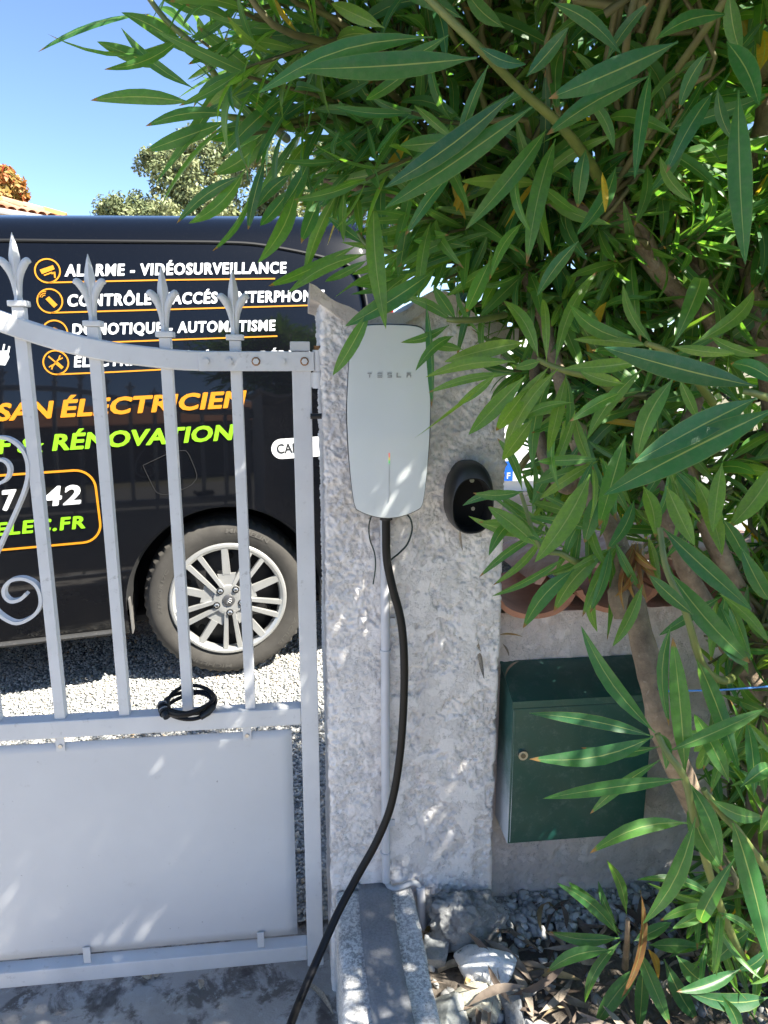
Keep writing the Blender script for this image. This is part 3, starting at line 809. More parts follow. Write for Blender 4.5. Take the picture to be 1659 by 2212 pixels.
mb = MB(); mb.add([(x, y, z) for x in (x0 - .002, x1 + .003) for y, z in ((yF - .004, zF - .0005), (yB, zT - .0005), (yB, zT + .003), (yF - .004, zF + .003), (yF - .0045, zF - .012), (yF - .0025, zF - .012))],
                  [(0, 1, 2, 3), (6, 9, 8, 7), (0, 6, 7, 1), (1, 7, 8, 2), (2, 8, 9, 3), (3, 9, 10, 4), (4, 10, 11, 5), (5, 11, 6, 0)]); mb.build('lid', M['green'], lbx)
mb = MB(); mb.box(x0 + 0.001, x1 - 0.001, yF - 0.002, yF + 0.0035, zB, zF - 0.014, 0.0022); mb.build('door', M['green'], lbx)
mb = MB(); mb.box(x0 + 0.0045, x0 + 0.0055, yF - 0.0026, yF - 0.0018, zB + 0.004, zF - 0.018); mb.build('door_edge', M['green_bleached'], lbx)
lk_ = MB(); lk_.tube([(-0.112, yF - 0.002, 0.222), (-0.112, yF - 0.009, 0.222)], 0.0105, 18); lk = lk_.build('lock', M['steel'], lbx, True)
mb = MB(); mb.tube([(-0.112, yF - 0.009, 0.222), (-0.112, yF - 0.0105, 0.222)], 0.0055, 14); mb.build('lock_barrel', plain('lock_dark', (0.16, 0.15, 0.13), 0.4, 1.0), lk, True)
mb = MB(); mb.box(-0.126, -0.112, 0, 0.006, 0, 0.001); o = mb.build('paper_scrap', plain('paper', (0.7, 0.7, 0.68), 0.7), lbx); o.location = (0.004, -0.073, 0.360); o.rotation_euler = (R(25), 0, 0)

# ------------------------------------------------------------------ van
VY, VT = R(6.8), R(2.2)
VO = np.array([-0.32, 1.46, 0.46])                # rear hub, outer face
vU = np.array([math.cos(VT) * math.cos(VY), math.cos(VT) * math.sin(VY), math.sin(VT)])   # towards the tail
vN = np.array([math.sin(VY), -math.cos(VY), 0])                                            # towards the gate
vV = np.cross(vN, vU); vV = vV if vV[2] > 0 else -vV
van = thing('van', 'dark glossy tradesman van with orange and green lettering behind the gate', 'van', VO)
van.matrix_world = Matrix(((vU[0], -vN[0], vV[0], VO[0]), (vU[1], -vN[1], vV[1], VO[1]), (vU[2], -vN[2], vV[2], VO[2]), (0, 0, 0, 1)))
# local frame: x along the van (tail +), y away from the gate, z up from the hub
PV = [-0.10, -0.04, 0.1, 0.3, 0.5, 0.7, 0.85, 1.0, 1.2, 1.34, 1.41, 1.46, 1.505, 1.535, 1.555, 1.57]
PW = [-0.012, 0.006, 0.030, 0.040, 0.037, 0.026, 0.010, -0.012, -0.052, -0.090, -0.118, -0.150, -0.205, -0.29, -0.45, -0.92]
def sw(v): return np.interp(v, PV, PW)
def van_uv(x, y):
    """picture point on the van's flank -> (u, v) on its skin"""
    w = 0.0
    d = ray(x, y)
    for _ in range(12):
        p = CAM + d * (np.dot(VO + vN * w - CAM, vN) / np.dot(d, vN)) - VO
        u, v_ = p @ vU, p @ vV
        w = float(sw(v_)) if v_ < 1.5 else -0.2
    return u, v_
RA, WB = 0.398, -3.275
def bottom(u):
    b = -0.10
    for c in (0.0, WB):
        if abs(u - c) < RA: b = max(b, math.sqrt(RA * RA - (u - c) ** 2))
    return b
us = set()
for c in (0.0, WB):
    for k in range(45): us.add(round(c + RA * math.sin(-math.pi / 2 + math.pi * k / 44), 5))
    us.add(c - RA - 0.0005); us.add(c + RA + 0.0005)
for a in np.arange(-4.1, 0.76, 0.09):
    if all(abs(a - c) > RA for c in (0, WB)): us.add(round(float(a), 4))
for a in (0.50, 0.58, 0.64, 0.69, 0.72, 0.745, 0.757): us.add(a)
us = sorted(us)
vs = sorted(set(list(np.linspace(-0.10, 0.5, 14)) + list(np.linspace(0.5, 1.40, 16)) + [1.43, 1.46, 1.485, 1.505, 1.52, 1.535, 1.547, 1.555, 1.563, 1.57]))
def topv(u):
    return float(np.interp(u, [-4.1, -4.0, -3.8, -3.45, -3.05, -2.75, -2.5, -2.0, 0.4, 0.66, 0.757], [0.42, 0.50, 0.60, 0.72, 1.22, 1.47, 1.54, 1.57, 1.57, 1.555, 1.53]))
def inset(u):
    return float(np.interp(u, [-4.1, -4.02, -3.85, -3.5, 0.55, 0.66, 0.72, 0.745, 0.757], [0.45, 0.25, 0.10, 0.0, 0, 0.015, 0.04, 0.075, 0.12]))
V, F = [], []
nr = len(vs)
for side in (0, 1):
    base = len(V)
    for u in us:
        b = bottom(u); tv = topv(u); ins = inset(u)
        for vv in vs:
            z = vv
            if z < 0.5: z = b + (z + 0.10) / 0.60 * (0.5 - b)
            w = float(sw(z))
            if vv >= 0.5: z = 0.5 + (vv - 0.5) * (tv - 0.5) / 1.07
            yy = -w + ins * (1 - (0.92 + w) * 0)
            yy = min(yy, 0.92)
            V.append((u, yy if side == 0 else 1.84 - yy, z))
    for i in range(len(us) - 1):
        for j in range(nr - 1):
            q = (base + i * nr + j, base + (i + 1) * nr + j, base + (i + 1) * nr + j + 1, base + i * nr + j + 1)
            F.append(q if side == 0 else q[::-1])
nb = len(us) * nr
for i in (0, len(us) - 1):                        # nose and tail faces
    for j in range(nr - 1):
        q = (i * nr + j, i * nr + j + 1, nb + i * nr + j + 1, nb + i * nr + j)
        F.append(q if i == 0 else q[::-1])
pt = NT('black_paint'); pt.set(Base_Color=(0.005, 0.006, 0.010, 1), Roughness=0.4, Coat_Weight=1.0, Coat_Roughness=0.025, Coat_IOR=1.42, Specular_IOR_Level=0.05)
dn = pt.noise(2.2, 6, 0.65)
sp3 = pt.ramp(pt.noise(420, 2), [(0.70, 0), (0.74, 0.5)])
lowd = pt.node('ShaderNodeSeparateXYZ'); pt.lk(pt.coord(), lowd.inputs[0])
lo_m = pt.math('MULTIPLY', pt.ramp(lowd.outputs[2], [(0.0, 1.0), (0.45, 0.0)]), pt.ramp(dn, [(0.3, 0.35), (0.7, 0.9)]))
cp_ = pt.mix(pt.math('MULTIPLY', lo_m, 0.05), (0.002, 0.0025, 0.004), (0.16, 0.14, 0.12))
pt.col(pt.mix(pt.math('MULTIPLY', sp3, 0.35), cp_, (0.25, 0.24, 0.22)))
pt.lk(pt.ramp(dn, [(0.3, 0.02), (0.75, 0.07)]), pt.b.inputs['Coat Roughness'])
M['van_paint'] = pt.m
link('body', newmesh('body', V, F, M['van_paint'], True, 50), van)
M['tyre_black'] = plain('underbody_black', (0.006, 0.006, 0.006), 0.8)
mb = MB(); mb.box(-4.0, 0.70, 0.10, 1.74, -0.085, -0.06); mb.box(-3.85, 0.66, 0.345, 1.495, -0.055, 0.85); mb.build('underbody', M['tyre_black'], van)
def on_van(u, v, off): return (u, -float(sw(v)) - off, v)
# gutter seam and tail seam
seam = [van_uv(*p) for p in [(0, 520), (120, 521), (250, 522), (387, 523), (470, 524), (550, 528), (640, 543), (705, 558), (750, 572), (774, 595), (785, 625), (792, 660), (797, 720)]]
seam = [(-2.2, seam[0][1]), (-1.4, seam[0][1])] + seam
seam = [tuple(p) for p in spline([(a, b) for a, b in seam], 5)]
MB().tube([on_van(a, b, 0.0005) for a, b in seam], 0.0075, 8).build('panel_seam', plain('seam_black', (0.003, 0.003, 0.003), 0.6), van, True)
# arch flange and liner
for c in (0.0, WB):
    v, f = [], []
    for k in range(41):
        a = math.pi * (k / 40 * 1.0)
        u, z = c - RA * math.cos(a), RA * math.sin(a)
        y = -float(sw(z))
        for dy, dr in ((0.0005, 0.0008), (0.030, -0.004), (0.06, -0.014), (0.34, -0.010)):
            v.append((c - (RA + dr) * math.cos(a), y + dy, (RA + dr) * math.sin(a)))
    f = [(i * 4 + j, i * 4 + j + 1, i * 4 + 5 + j, i * 4 + 4 + j) for i in range(40) for j in range(3)]
    k0 = len(v)
    for y in (0.02, 0.3): pass
    MB().add(v, f).build('wheel_arch', worn('arch_plastic%d' % int(c), (0.016, 0.016, 0.016), 0.8, 0.3, 20, dirt=(0.12, 0.11, 0.1), dirt_amt=0.4), van, True, 60)
    for sx in (-1, 1):
        mb = MB(); mb.add([(c + sx * (RA - 0.012), 0.0, -0.10), (c + sx * (RA - 0.012), 0.30, -0.10), (c + sx * (RA - 0.014), 0.30, 0.05), (c + sx * (RA - 0.014), -0.015, 0.05)], [(0, 1, 2, 3)])
        o = mb.build('arch_end', worn('arch_end_grey%d%d' % (int(c), sx), (0.15, 0.145, 0.135), 0.7, 0.3, 20), van); md = o.modifiers.new('s', 'SOLIDIFY'); md.thickness = 0.004
# wheel: tyre, cover with paired spokes, bolts
M['tyre'] = worn('tyre_rubber', (0.052, 0.048, 0.042), 0.85, 0.25, 14, dirt=(0.20, 0.18, 0.15), dirt_amt=0.5, bump=0.25)
M['cover'] = worn('wheel_cover', (0.50, 0.50, 0.48), 0.32, 0.12, 14, metal=0.55, dirt=(0.1, 0.09, 0.08), dirt_amt=0.4)
def revolve(prof, n, closed=False):
    v, f = [], []
    m_ = len(prof)
    for i in range(n):
        a = 2 * math.pi * i / n
        v += [(r * math.cos(a), y, r * math.sin(a)) for r, y in prof]
    for i in range(n):
        for j in range(m_ - 1):
            i2 = (i + 1) % n
            f.append((i * m_ + j, i * m_ + j + 1, i2 * m_ + j + 1, i2 * m_ + j))
    return v, f
TR = 0.331
tyre_prof = [(0.226, 0.020), (0.232, 0.010), (0.240, 0.005), (0.250, 0.002), (0.262, -0.002), (0.276, -0.004), (0.288, -0.003), (0.300, 0.001), (0.308, 0.006), (0.310, 0.0085), (0.316, 0.012), (0.3235, 0.020), (0.3285, 0.032), (TR, 0.055), (TR, 0.085), (0.322, 0.087), (0.322, 0.093), (TR, 0.095), (TR, 0.125), (0.322, 0.127), (0.322, 0.133), (TR, 0.135), (TR, 0.16), (0.326, 0.185), (0.312, 0.2), (0.28, 0.215), (0.226, 0.2)]
tv_, tf_ = revolve(tyre_prof, 110)
m_ = len(tyre_prof)
tv2 = []
for i, p in enumerate(tv_):                        # cut shoulder blocks
    ring, j = divmod(i, m_)
    r = math.hypot(p[0], p[2])
    if ring % 2 == 0 and 10 <= j <= 13:
        q = (r - 0.007) / r; tv2.append((p[0] * q, p[1] + 0.002, p[2] * q))
    else: tv2.append(p)
tyre_me = MB().add(tv2, tf_).mesh('tyre', M['tyre'], True, 35)
rv = MB()
rv.add(*revolve([(0.233, 0.012), (0.233, 0.003), (0.228, -0.003), (0.219, -0.004), (0.208, 0.004), (0.204, 0.022), (0.204, 0.03)], 72))
def spoke(m_, a, r0, r1, w0, w1, off0, off1, y0, y1, th=0.014):
    ca, sa = math.cos(a), math.sin(a)
    def P(r, t, y): return (r * ca - t * sa, y, r * sa + t * ca)
    v = [P(r0, off0 - w0, y0), P(r0, off0 + w0, y0), P(r1, off1 + w1, y1), P(r1, off1 - w1, y1)]
    v += [P(r0, off0 - w0 - .002, y0 + th), P(r0, off0 + w0 + .002, y0 + th), P(r1, off1 + w1 + .002, y1 + th), P(r1, off1 - w1 - .002, y1 + th)]
    m_.add(v, [(0, 1, 2, 3), (7, 6, 5, 4), (0, 4, 5, 1), (1, 5, 6, 2), (2, 6, 7, 3), (3, 7, 4, 0)])
for k in range(5):
    a = math.pi / 2 + math.pi + k * 2 * math.pi / 5       # one pair points straight down
    spoke(rv, a, 0.045, 0.212, 0.0065, 0.0095, -0.014, -0.029, -0.012, -0.001)
    spoke(rv, a, 0.045, 0.212, 0.0065, 0.0095, 0.014, 0.029, -0.012, -0.001)
    b = a + math.pi / 5
    spoke(rv, b, 0.105, 0.212, 0.015, 0.012, 0.0, 0.0, -0.0005, 0.0)
    spoke(rv, b, 0.03, 0.107, 0.016, 0.036, 0.0, 0.0, -0.001, 0.001)
rv.add(*revolve([(0.0, -0.010), (0.03, -0.010), (0.043, -0.012), (0.060, -0.009), (0.064, 0.004), (0.06, 0.02)], 40))
rim_me = rv.mesh('rim', M['cover'], True, 30)
disc_me = MB().add(*revolve([(0.0, 0.05), (0.08, 0.045), (0.12, 0.055), (0.16, 0.05), (0.19, 0.06), (0.225, 0.07), (0.226, 0.03)], 40)).mesh('steel_disc', plain('disc_dark', (0.012, 0.012, 0.013), 0.55), True)
hole_me = MB().add(*revolve([(0.0, 0.0), (0.013, 0.0), (0.016, 0.003)], 16)).mesh('disc_hole', plain('hole_black', (0.002, 0.002, 0.002), 0.9), True)
bolt_me = MB().tube([(0, -0.004, 0), (0, -0.017, 0), (0, -0.020, 0)], [0.0105, 0.0100, 0.006], 6).mesh('bolt', M['steel'], True, 30)
seat_me = MB().add(*revolve([(0.0, -0.0045), (0.0145, -0.0045)], 18)).mesh('bolt_seat', plain('seat_dark', (0.02, 0.02, 0.02), 0.7))
cap_me = MB().add(*revolve([(0.0, -0.017), (0.020, -0.0165), (0.024, -0.014), (0.025, -0.010)], 28)).mesh('centre_cap', plain('cap_grey', (0.16, 0.16, 0.16), 0.35, 0.7), True, 40)
emb = MB()                                          # rampant animal emblem, roughly
for a, b, w in (((-0.008, -0.012), (-0.004, 0.002), 0.0025), ((-0.004, 0.002), (0.004, 0.010), 0.003), ((0.004, 0.010), (0.010, 0.006), 0.002), ((0.0, 0.004), (0.011, -0.004), 0.002), ((-0.004, -0.002), (0.006, -0.010), 0.002)):
    emb.tube([(a[0], -0.0178, a[1]), (b[0], -0.0178, b[1])], w, 6, 0.5)
emb_me = emb.mesh('emblem', plain('emblem_light', (0.5, 0.5, 0.5), 0.3, 0.8))

# flat lettering: text outlines filled, then laid on a surface
def text_flat(s, bold=0.0, shear=0.0, space=1.0):
    cu = bpy.data.curves.new('t', 'FONT'); cu.body = s; cu.size = 1; cu.offset = bold; cu.shear = shear; cu.space_character = space
    cu.resolution_u = 3
    o = bpy.data.objects.new('t', cu); COL.objects.link(o)
    dg = bpy.context.evaluated_depsgraph_get(); dg.update()
    me = o.evaluated_get(dg).to_mesh()
    V = np.array([p.co[:2] for p in me.vertices]); Fc = [tuple(p.vertices) for p in me.polygons]
    bad = (V[:, 1] > 1.15) | (V[:, 1] < -0.35)
    Fc = [q for q in Fc if not bad[list(q)].any()]
    V[bad] = V[~bad].mean(0)
    o.evaluated_get(dg).to_mesh_clear()
    bpy.data.objects.remove(o); bpy.data.curves.remove(cu)
    return V, Fc
def fit(V, u0, u1, v0, v1, basef=0.0):
    lo_, hi_ = V.min(0), V.max(0)
    return np.stack([u0 + (V[:, 0] - lo_[0]) / (hi_[0] - lo_[0]) * (u1 - u0), v0 + (V[:, 1] - lo_[1]) / (hi_[1] - lo_[1]) * (v1 - v0)], 1)
def decal(name, V2, Fc, mat, parent, off=0.003):
    me = newmesh(name, [on_van(u, v, off) for u, v in V2], Fc, mat)
    return link(name, me, parent)

for wi, (c, yy) in enumerate(((0.0, 0.0), (WB, 0.0))):
    w = bpy.data.objects.new('wheel', None); COL.objects.link(w); w.parent = van; w.location = (c, yy, 0); w.scale = (1.02, 1, 1.02)
    ty = link('tyre', tyre_me, w); link('rim', rim_me, w); link('steel_disc', disc_me, w); link('centre_cap', cap_me, w); link('emblem', emb_me, w)
    for k in range(5):
        a = -math.pi / 2 + k * 2 * math.pi / 5
        o = link('bolt', bolt_me, w); o.location = (0.0515 * math.cos(a), 0, 0.0515 * math.sin(a))
        o = link('bolt_seat', seat_me, w); o.location = (0.0515 * math.cos(a), -0.0085, 0.0515 * math.sin(a))
    for k in range(10):
        a = k * 2 * math.pi / 10 + 0.2
        o = link('disc_hole', hole_me, w); o.location = (0.172 * math.cos(a), 0.047, 0.172 * math.sin(a))
    if wi == 0:
        lm = plain('tyre_lettering', (0.075, 0.070, 0.062), 0.8)
        for s, r0, r1, a0, a1 in (('MICHELIN', 0.276, 0.294, 88, 52), ('MICHELIN', 0.276, 0.294, -92, -128), ('215/60R17C', 0.262, 0.275, 186, 146), ('AGILIS', 0.277, 0.292, -22, -50)):
            Vt, Ft = text_flat(s, 0.02, 0.1)
            q = fit(Vt, 0, 1, 0, 1)
            if s == 'MICHELIN' and a0 > 0: pass
            rr = r0 + q[:, 1] * (r1 - r0); aa = np.radians(a0 + q[:, 0] * (a1 - a0))
            yoff = np.interp(rr, [0.25, 0.262, 0.276, 0.288, 0.300], [0.002, -0.002, -0.004, -0.003, 0.001]) - 0.0016
            link('lettering', newmesh('lettering', np.stack([rr * np.cos(aa), yoff, rr * np.sin(aa)], 1), Ft, lm), w)
for c in (0.0, WB):                                 # far side wheels, seen only as dark rubber
    o = link('far_tyre', tyre_me, van); o.location = (c, 1.80, 0); o.rotation_euler = (0, 0, math.pi)

M['v_white'] = plain('vinyl_white', (0.62, 0.63, 0.63), 0.35)
M['v_orange'] = plain('vinyl_orange', (0.52, 0.20, 0.006), 0.4)
M['v_yellow'] = plain('vinyl_yellow', (0.52, 0.21, 0.008), 0.4)
M['v_green'] = plain('vinyl_green', (0.20, 0.46, 0.010), 0.4)
def row(name, s, xy0, xy1, hpx, mat, bold, shear, heavy=0.045, space=1.14):
    """text whose base line runs between two picture points; hpx: height of the capitals"""
    u0, v0 = van_uv(*xy0); u1, v1 = van_uv(*xy1)
    _, vt = van_uv(xy0[0], xy0[1] - hpx)
    h = vt - v0
    Vt, Ft = text_flat(s, bold, shear, space)
    Hc, _ = text_flat('H', bold, shear)
    y0, y1 = Hc[:, 1].min(), Hc[:, 1].max()
    x0, x1 = Vt[:, 0].min(), Vt[:, 0].max()
    q = (Vt[:, 0] - x0) / (x1 - x0)
    U = u0 + q * (u1 - u0); VV = v0 + q * (v1 - v0) + (Vt[:, 1] - y0) / (y1 - y0) * h
    bw = h * heavy
    UU, FF, k0 = [], [], 0
    pts3 = []
    for i_, (du_, dv_) in enumerate(((0, 0), (bw, 0), (-bw, 0), (0, bw * .7), (0, -bw * .7), (bw * .8, bw * .6), (-bw * .8, -bw * .6))):
        pts3 += [on_van(a_ + du_, b_ + dv_, 0.002 + 0.0003 * i_) for a_, b_ in zip(U, VV)]
        FF += [tuple(x_ + k0 for x_ in q_) for q_ in Ft]; k0 += len(U)
    return link(name, newmesh(name, pts3, FF, mat), van)
row('lettering', 'ALARME - VIDÉOSURVEILLANCE', (141, 597), (620, 590), 25, M['v_white'], 0.015, 0.15)
row('lettering', "CONTRÔLE D'ACCÉS - INTERPHONIE", (148, 662), (702, 650), 25, M['v_white'], 0.015, 0.15)
row('lettering', 'DOMOTIQUE - AUTOMATISME', (157, 724), (596, 714), 24, M['v_white'], 0.015, 0.15)
row('lettering', 'ÉLECTRICITÉ GÉNÉRALE - DÉPANNAGE', (161, 793), (742, 775), 23, M['v_white'], 0.015, 0.15)
row('lettering', 'ARTISAN', (-150, 917), (119, 902), 37, M['v_orange'], 0.015, 0.22, space=1.04)
row('lettering', 'ÉLECTRICIEN', (132, 901), (534, 878), 36, M['v_orange'], 0.015, 0.22, space=1.04)
row('lettering', 'NEUF', (-115, 987), (28, 978), 34, M['v_green'], 0.015, 0.22, space=1.04)
row('lettering', '&', (40, 978), (96, 975), 33, M['v_green'], 0.015, 0.22)
row('lettering', 'RÉNOVATION', (114, 973), (508, 949), 34, M['v_green'], 0.015, 0.22, space=1.04)
row('lettering', '7', (8, 1102), (40, 1099), 42, M['v_white'], 0.015, 0.18)
row('lettering', '42', (96, 1093), (176, 1087), 40, M['v_white'], 0.015, 0.18)
row('lettering', 'ELEC.FR', (-8, 1157), (184, 1140), 27, M['v_green'], 0.015, 0.18)
def uvpoly(pts): return [van_uv(*p) for p in pts]
def flat_ribbon(name, pts, th, mat, closed=False):
    pts = [np.array(p) for p in pts]
    n = len(pts); V2 = []; Fc = []
    for i, p in enumerate(pts):
        a = pts[(i - 1) % n] if closed else pts[max(i - 1, 0)]; b = pts[(i + 1) % n] if closed else pts[min(i + 1, n - 1)]
        t_ = (b - a) / (np.linalg.norm(b - a) + 1e-9); nn = np.array([-t_[1], t_[0]]) * th / 2
        V2 += [p + nn, p - nn]
    for i in range(n if closed else n - 1):
        j = (i + 1) % n; Fc.append((2 * i, 2 * i + 1, 2 * j + 1, 2 * j))
    return decal(name, V2, Fc, mat, van)
def circle(cx, cy, r, n=40): return [(cx + r * math.cos(2 * math.pi * k / n), cy + r * math.sin(2 * math.pi * k / n)) for k in range(n)]
icons = [((103, 585), 608, 594, 602), ((108, 650), 676, 690, 659), ((119, 718), 743, 599, 726), ((121, 783), 810, 372, 797)]
for k, ((cx, cy), yl, x2, y2) in enumerate(icons):
    u0, v0 = van_uv(cx, cy); u1, v1 = van_uv(cx + 27, cy); r = (u1 - u0)
    flat_ribbon('icon_ring', circle(u0, v0, r), 0.0055, M['v_yellow'], True)
    flat_ribbon('underline', [(u0, v0 - r), van_uv((cx + x2) / 2, (yl + y2) / 2), van_uv(x2, y2)], 0.0055, M['v_yellow'])
    q = r * 0.62
    if k == 0:      # surveillance camera
        P = [(-1, .15), (.75, .75), (.95, .2), (-.75, -.45)]; P2 = [(-.55, -.55), (.6, -.12), (.55, -.35), (-.45, -.7)]; P3 = [(.35, -.45), (.62, -.3), (.62, -.95), (.85, -1.0), (.85, -.25), (1.0, -.25), (1.0, -1.15), (.45, -.85)]
        polys = [P, P2, [(.45, -.30), (.95, -.15), (.95, -.35), (.5, -.5)], [(.78, -.15), (1.0, -.15), (1.0, -1.05), (.78, -.95)]]
    elif k == 1:    # remote control
        polys = [[(-.55, .25), (-.05, .62), (.95, -.55), (.45, -.95)]]
        for rr in (.35, .6, .85):
            arc = [(-.62 + rr * math.cos(a), .42 + rr * math.sin(a)) for a in np.linspace(1.3, 3.0, 8)]
            flat_ribbon('icon', [(u0 + a * q, v0 + b * q) for a, b in arc], 0.003, M['v_yellow'])
    elif k == 2: polys = [[(-.7, -.1), (-.1, .7), (.4, .45), (.05, 0), (.6, -.5), (.35, -.75), (-.2, -.25)]]
    else:           # crossed screwdriver and spanner
        polys = [[(-.95, .8), (-.8, .95), (-.25, .40), (.0, .15), (.15, .2), (.95, -.65), (.65, -.95), (-.2, -.1), (-.15, .05), (-.4, .25)], [(-.5, -.35), (-.35, -.5), (.55, .4), (.4, .55)],
                 [(.35, .5), (.55, .95), (.75, .95), (.6, .65), (.7, .55), (.95, .7), (.95, .5), (.5, .3)], [(-.35, -.45), (-.55, -.95), (-.75, -.9), (-.6, -.65), (-.7, -.55), (-.95, -.7), (-.95, -.5), (-.5, -.25)]]
    for P in polys:
        decal('icon', [(u0 + a * q, v0 + b * q) for a, b in P], [tuple(range(len(P)))], M['v_yellow'], van)
# framed contact box
u1, _ = van_uv(213, 1100); _, v1 = van_uv(100, 1020); _, v0 = van_uv(100, 1179)
rb = 0.07; u0 = u1 - 0.75
box = []
for cx, cy, a0 in ((u1 - rb, v1 - rb, 0), (u0 + rb, v1 - rb, 90), (u0 + rb, v0 + rb, 180), (u1 - rb, v0 + rb, 270)):
    box += [(cx + rb * math.cos(R(a0 + 90 * k / 8)), cy + rb * math.sin(R(a0 + 90 * k / 8))) for k in range(9)]
flat_ribbon('contact_frame', box, 0.0085, M['v_yellow'], True)
# white plug symbol
pc = van_uv(6, 765)
for P in ([(-.03, -.035), (.005, -.04), (.022, -.012), (.018, .012), (-.03, .012)], [(.0, .014), (.006, .035), (.012, .035), (.006, .014)], [(.016, .006), (.022, .028), (.028, .026), (.022, .003)], [(-.05, -.05), (-.03, -.036), (-.025, -.042), (-.05, -.06)]):
    decal('plug_symbol', [(pc[0] + a, pc[1] + b) for a, b in P], [tuple(range(len(P)))], M['v_white'], van)
# white round-ended sticker
ua, va = van_uv(586, 971); ub = ua + 0.30; hh = 0.040
P = [(ua + hh - hh * math.sin(a), va + hh * math.cos(a)) for a in np.linspace(0, math.pi, 14)] + [(ub, va - hh), (ub, va + hh)]
decal('sticker', P, [tuple(range(len(P)))], M['v_white'], van, 0.002)
Vt, Ft = text_flat('CAN', 0.012, 0.0)
decal('sticker_text', fit(Vt, ua + 0.022, ua + 0.115, va - 0.018, va + 0.020), Ft, plain('vinyl_black', (0.02, 0.02, 0.02), 0.4), van, 0.0035)
# fuel flap outline
fl = uvpoly([(300, 985), (309, 1005), (318, 1025), (335, 1058), (345, 1066), (365, 1067), (405, 1052), (420, 1040), (425, 1025), (412, 990), (404, 976), (396, 973), (370, 977)])
fl = [tuple(p) for p in spline([(a, b) for a, b in fl[1:]] + [fl[1]], 3)]
flat_ribbon('fuel_flap', fl, 0.0028, plain('flap_line', (0.03, 0.03, 0.03), 0.35, 0.3), True)
# cab glass, door seam, bumper, lamp on the part of the van beyond the view
gls = plain('dark_glass', (0.01, 0.011, 0.012), 0.06)
decal('cab_window', [(-2.95, 0.80), (-2.15, 0.80), (-2.10, 1.28), (-2.55, 1.26), (-2.75, 1.12)], [(0, 1, 2, 3, 4)], gls, van, 0.004)
sk = MB(); sk.tube([on_van(u, -0.085, 0.002) for u in np.linspace(-2.85, -0.415, 14)], 0.016, 8, 0.8); sk.build('sill_trim', worn('sill_plastic', (0.03, 0.03, 0.03), 0.6, 0.3, 15, dirt=(0.3, 0.27, 0.23), dirt_amt=0.7), van, True)
flat_ribbon('door_seam', [(-2.02, v_) for v_ in np.linspace(-0.08, 1.38, 12)], 0.006, M['tyre_black'])
tl = MB(); tl.box(0.71, 0.768, 0.10, 0.20, 0.45, 1.15, 0.01); tl.build('tail_lamp', plain('red_lens', (0.25, 0.01, 0.01), 0.15), van)

# ------------------------------------------------------------------ white car beyond the wall
car = thing('car', 'white hatchback parked beyond the wall, seen through the leaves', 'car', (1.40, 2.36, 0.16))
cw = NT('car_white'); cw.set(Base_Color=(0.74, 0.74, 0.74, 1), Roughness=0.3, Coat_Weight=1.0, Coat_Roughness=0.03)
sts = [(0.0, 0.80, 0.25, 0.62, 0.68), (0.03, 0.84, 0.22, 0.85, 0.74), (0.12, 0.86, 0.20, 1.20, 0.70), (0.35, 0.87, 0.18, 1.44, 0.62), (0.8, 0.88, 0.18, 1.50, 0.60), (1.8, 0.88, 0.18, 1.48, 0.60), (2.4, 0.88, 0.18, 1.18, 0.64), (2.75, 0.88, 0.18, 0.98, 0.70), (3.4, 0.84, 0.2, 0.88, 0.70), (3.75, 0.72, 0.25, 0.7, 0.6), (3.82, 0.6, 0.3, 0.55, 0.5)]
V, F = [], []
secs = []
for y, hw, zb, zt_, tw in sts:
    sh = min(0.86, zt_ - 0.02)
    half_ = [(hw * 0.9, zb), (hw, zb + 0.12), (hw, (zb + sh) / 2 + 0.1), (hw * 0.97, sh), (tw + 0.03, sh + (zt_ - sh) * 0.75), (tw * 0.9, zt_ - 0.02), (tw * 0.5, zt_), (0, zt_ + 0.01)]
    sec = half_ + [(-x, z) for x, z in half_[-2::-1]]
    V += [(x, y, z) for x, z in sec]; secs.append(len(sec))
n = secs[0]
for i in range(len(sts) - 1): F += [(i * n + k, (i + 1) * n + k, (i + 1) * n + k + 1, i * n + k + 1) for k in range(n - 1)]
F += [tuple(range(n)), tuple(reversed(range((len(sts) - 1) * n, len(sts) * n)))]
o = MB().add(V, F).build('body', cw.m, car, True, 35)
MB().add([(-0.58, 0.145, 1.02), (0.58, 0.145, 1.02), (0.50, 0.315, 1.38), (-0.50, 0.315, 1.38)], [(0, 1, 2, 3)]).build('rear_window', gls, car)
MB().box(-0.80, 0.80, -0.06, 0.10, 0.22, 0.56, 0.04).build('bumper', worn('bumper_dark', (0.03, 0.03, 0.032), 0.6), car, True)
pl_ = MB().box(-0.325, 0.26, -0.045, -0.02, 0.625, 0.735).build('number_plate', plain('plate_white', (0.8, 0.8, 0.8), 0.35), car)
MB().box(-0.325, -0.278, -0.049, -0.0452, 0.626, 0.734).build('country_band', plain('plate_blue', (0.01, 0.10, 0.50), 0.35), pl_)
Vt, Ft = text_flat('F', 0.02); q = fit(Vt, -0.312, -0.292, 0.638, 0.672)
link('lettering', newmesh('lettering', [(a, -0.0505, b) for a, b in q], Ft, M['v_white']), pl_)
for s in (-1, 1):
    MB().box(s * 0.80 - 0.07, s * 0.80 + 0.07, 0.0, 0.16, 0.72, 0.98, 0.02).build('tail_lamp', plain('red_lens2', (0.3, 0.01, 0.01), 0.15), car, True)
    for y in (0.65, 3.1):
        o = MB().add(*revolve([(0.0, -0.02), (0.2, -0.02), (0.29, 0.0), (0.31, 0.03), (0.31, 0.17), (0.28, 0.2)], 28)).build('wheel', M['tyre'], car, True); o.location = (s * 0.90, y, 0.31); o.rotation_euler = (0, 0, R(90) * s)

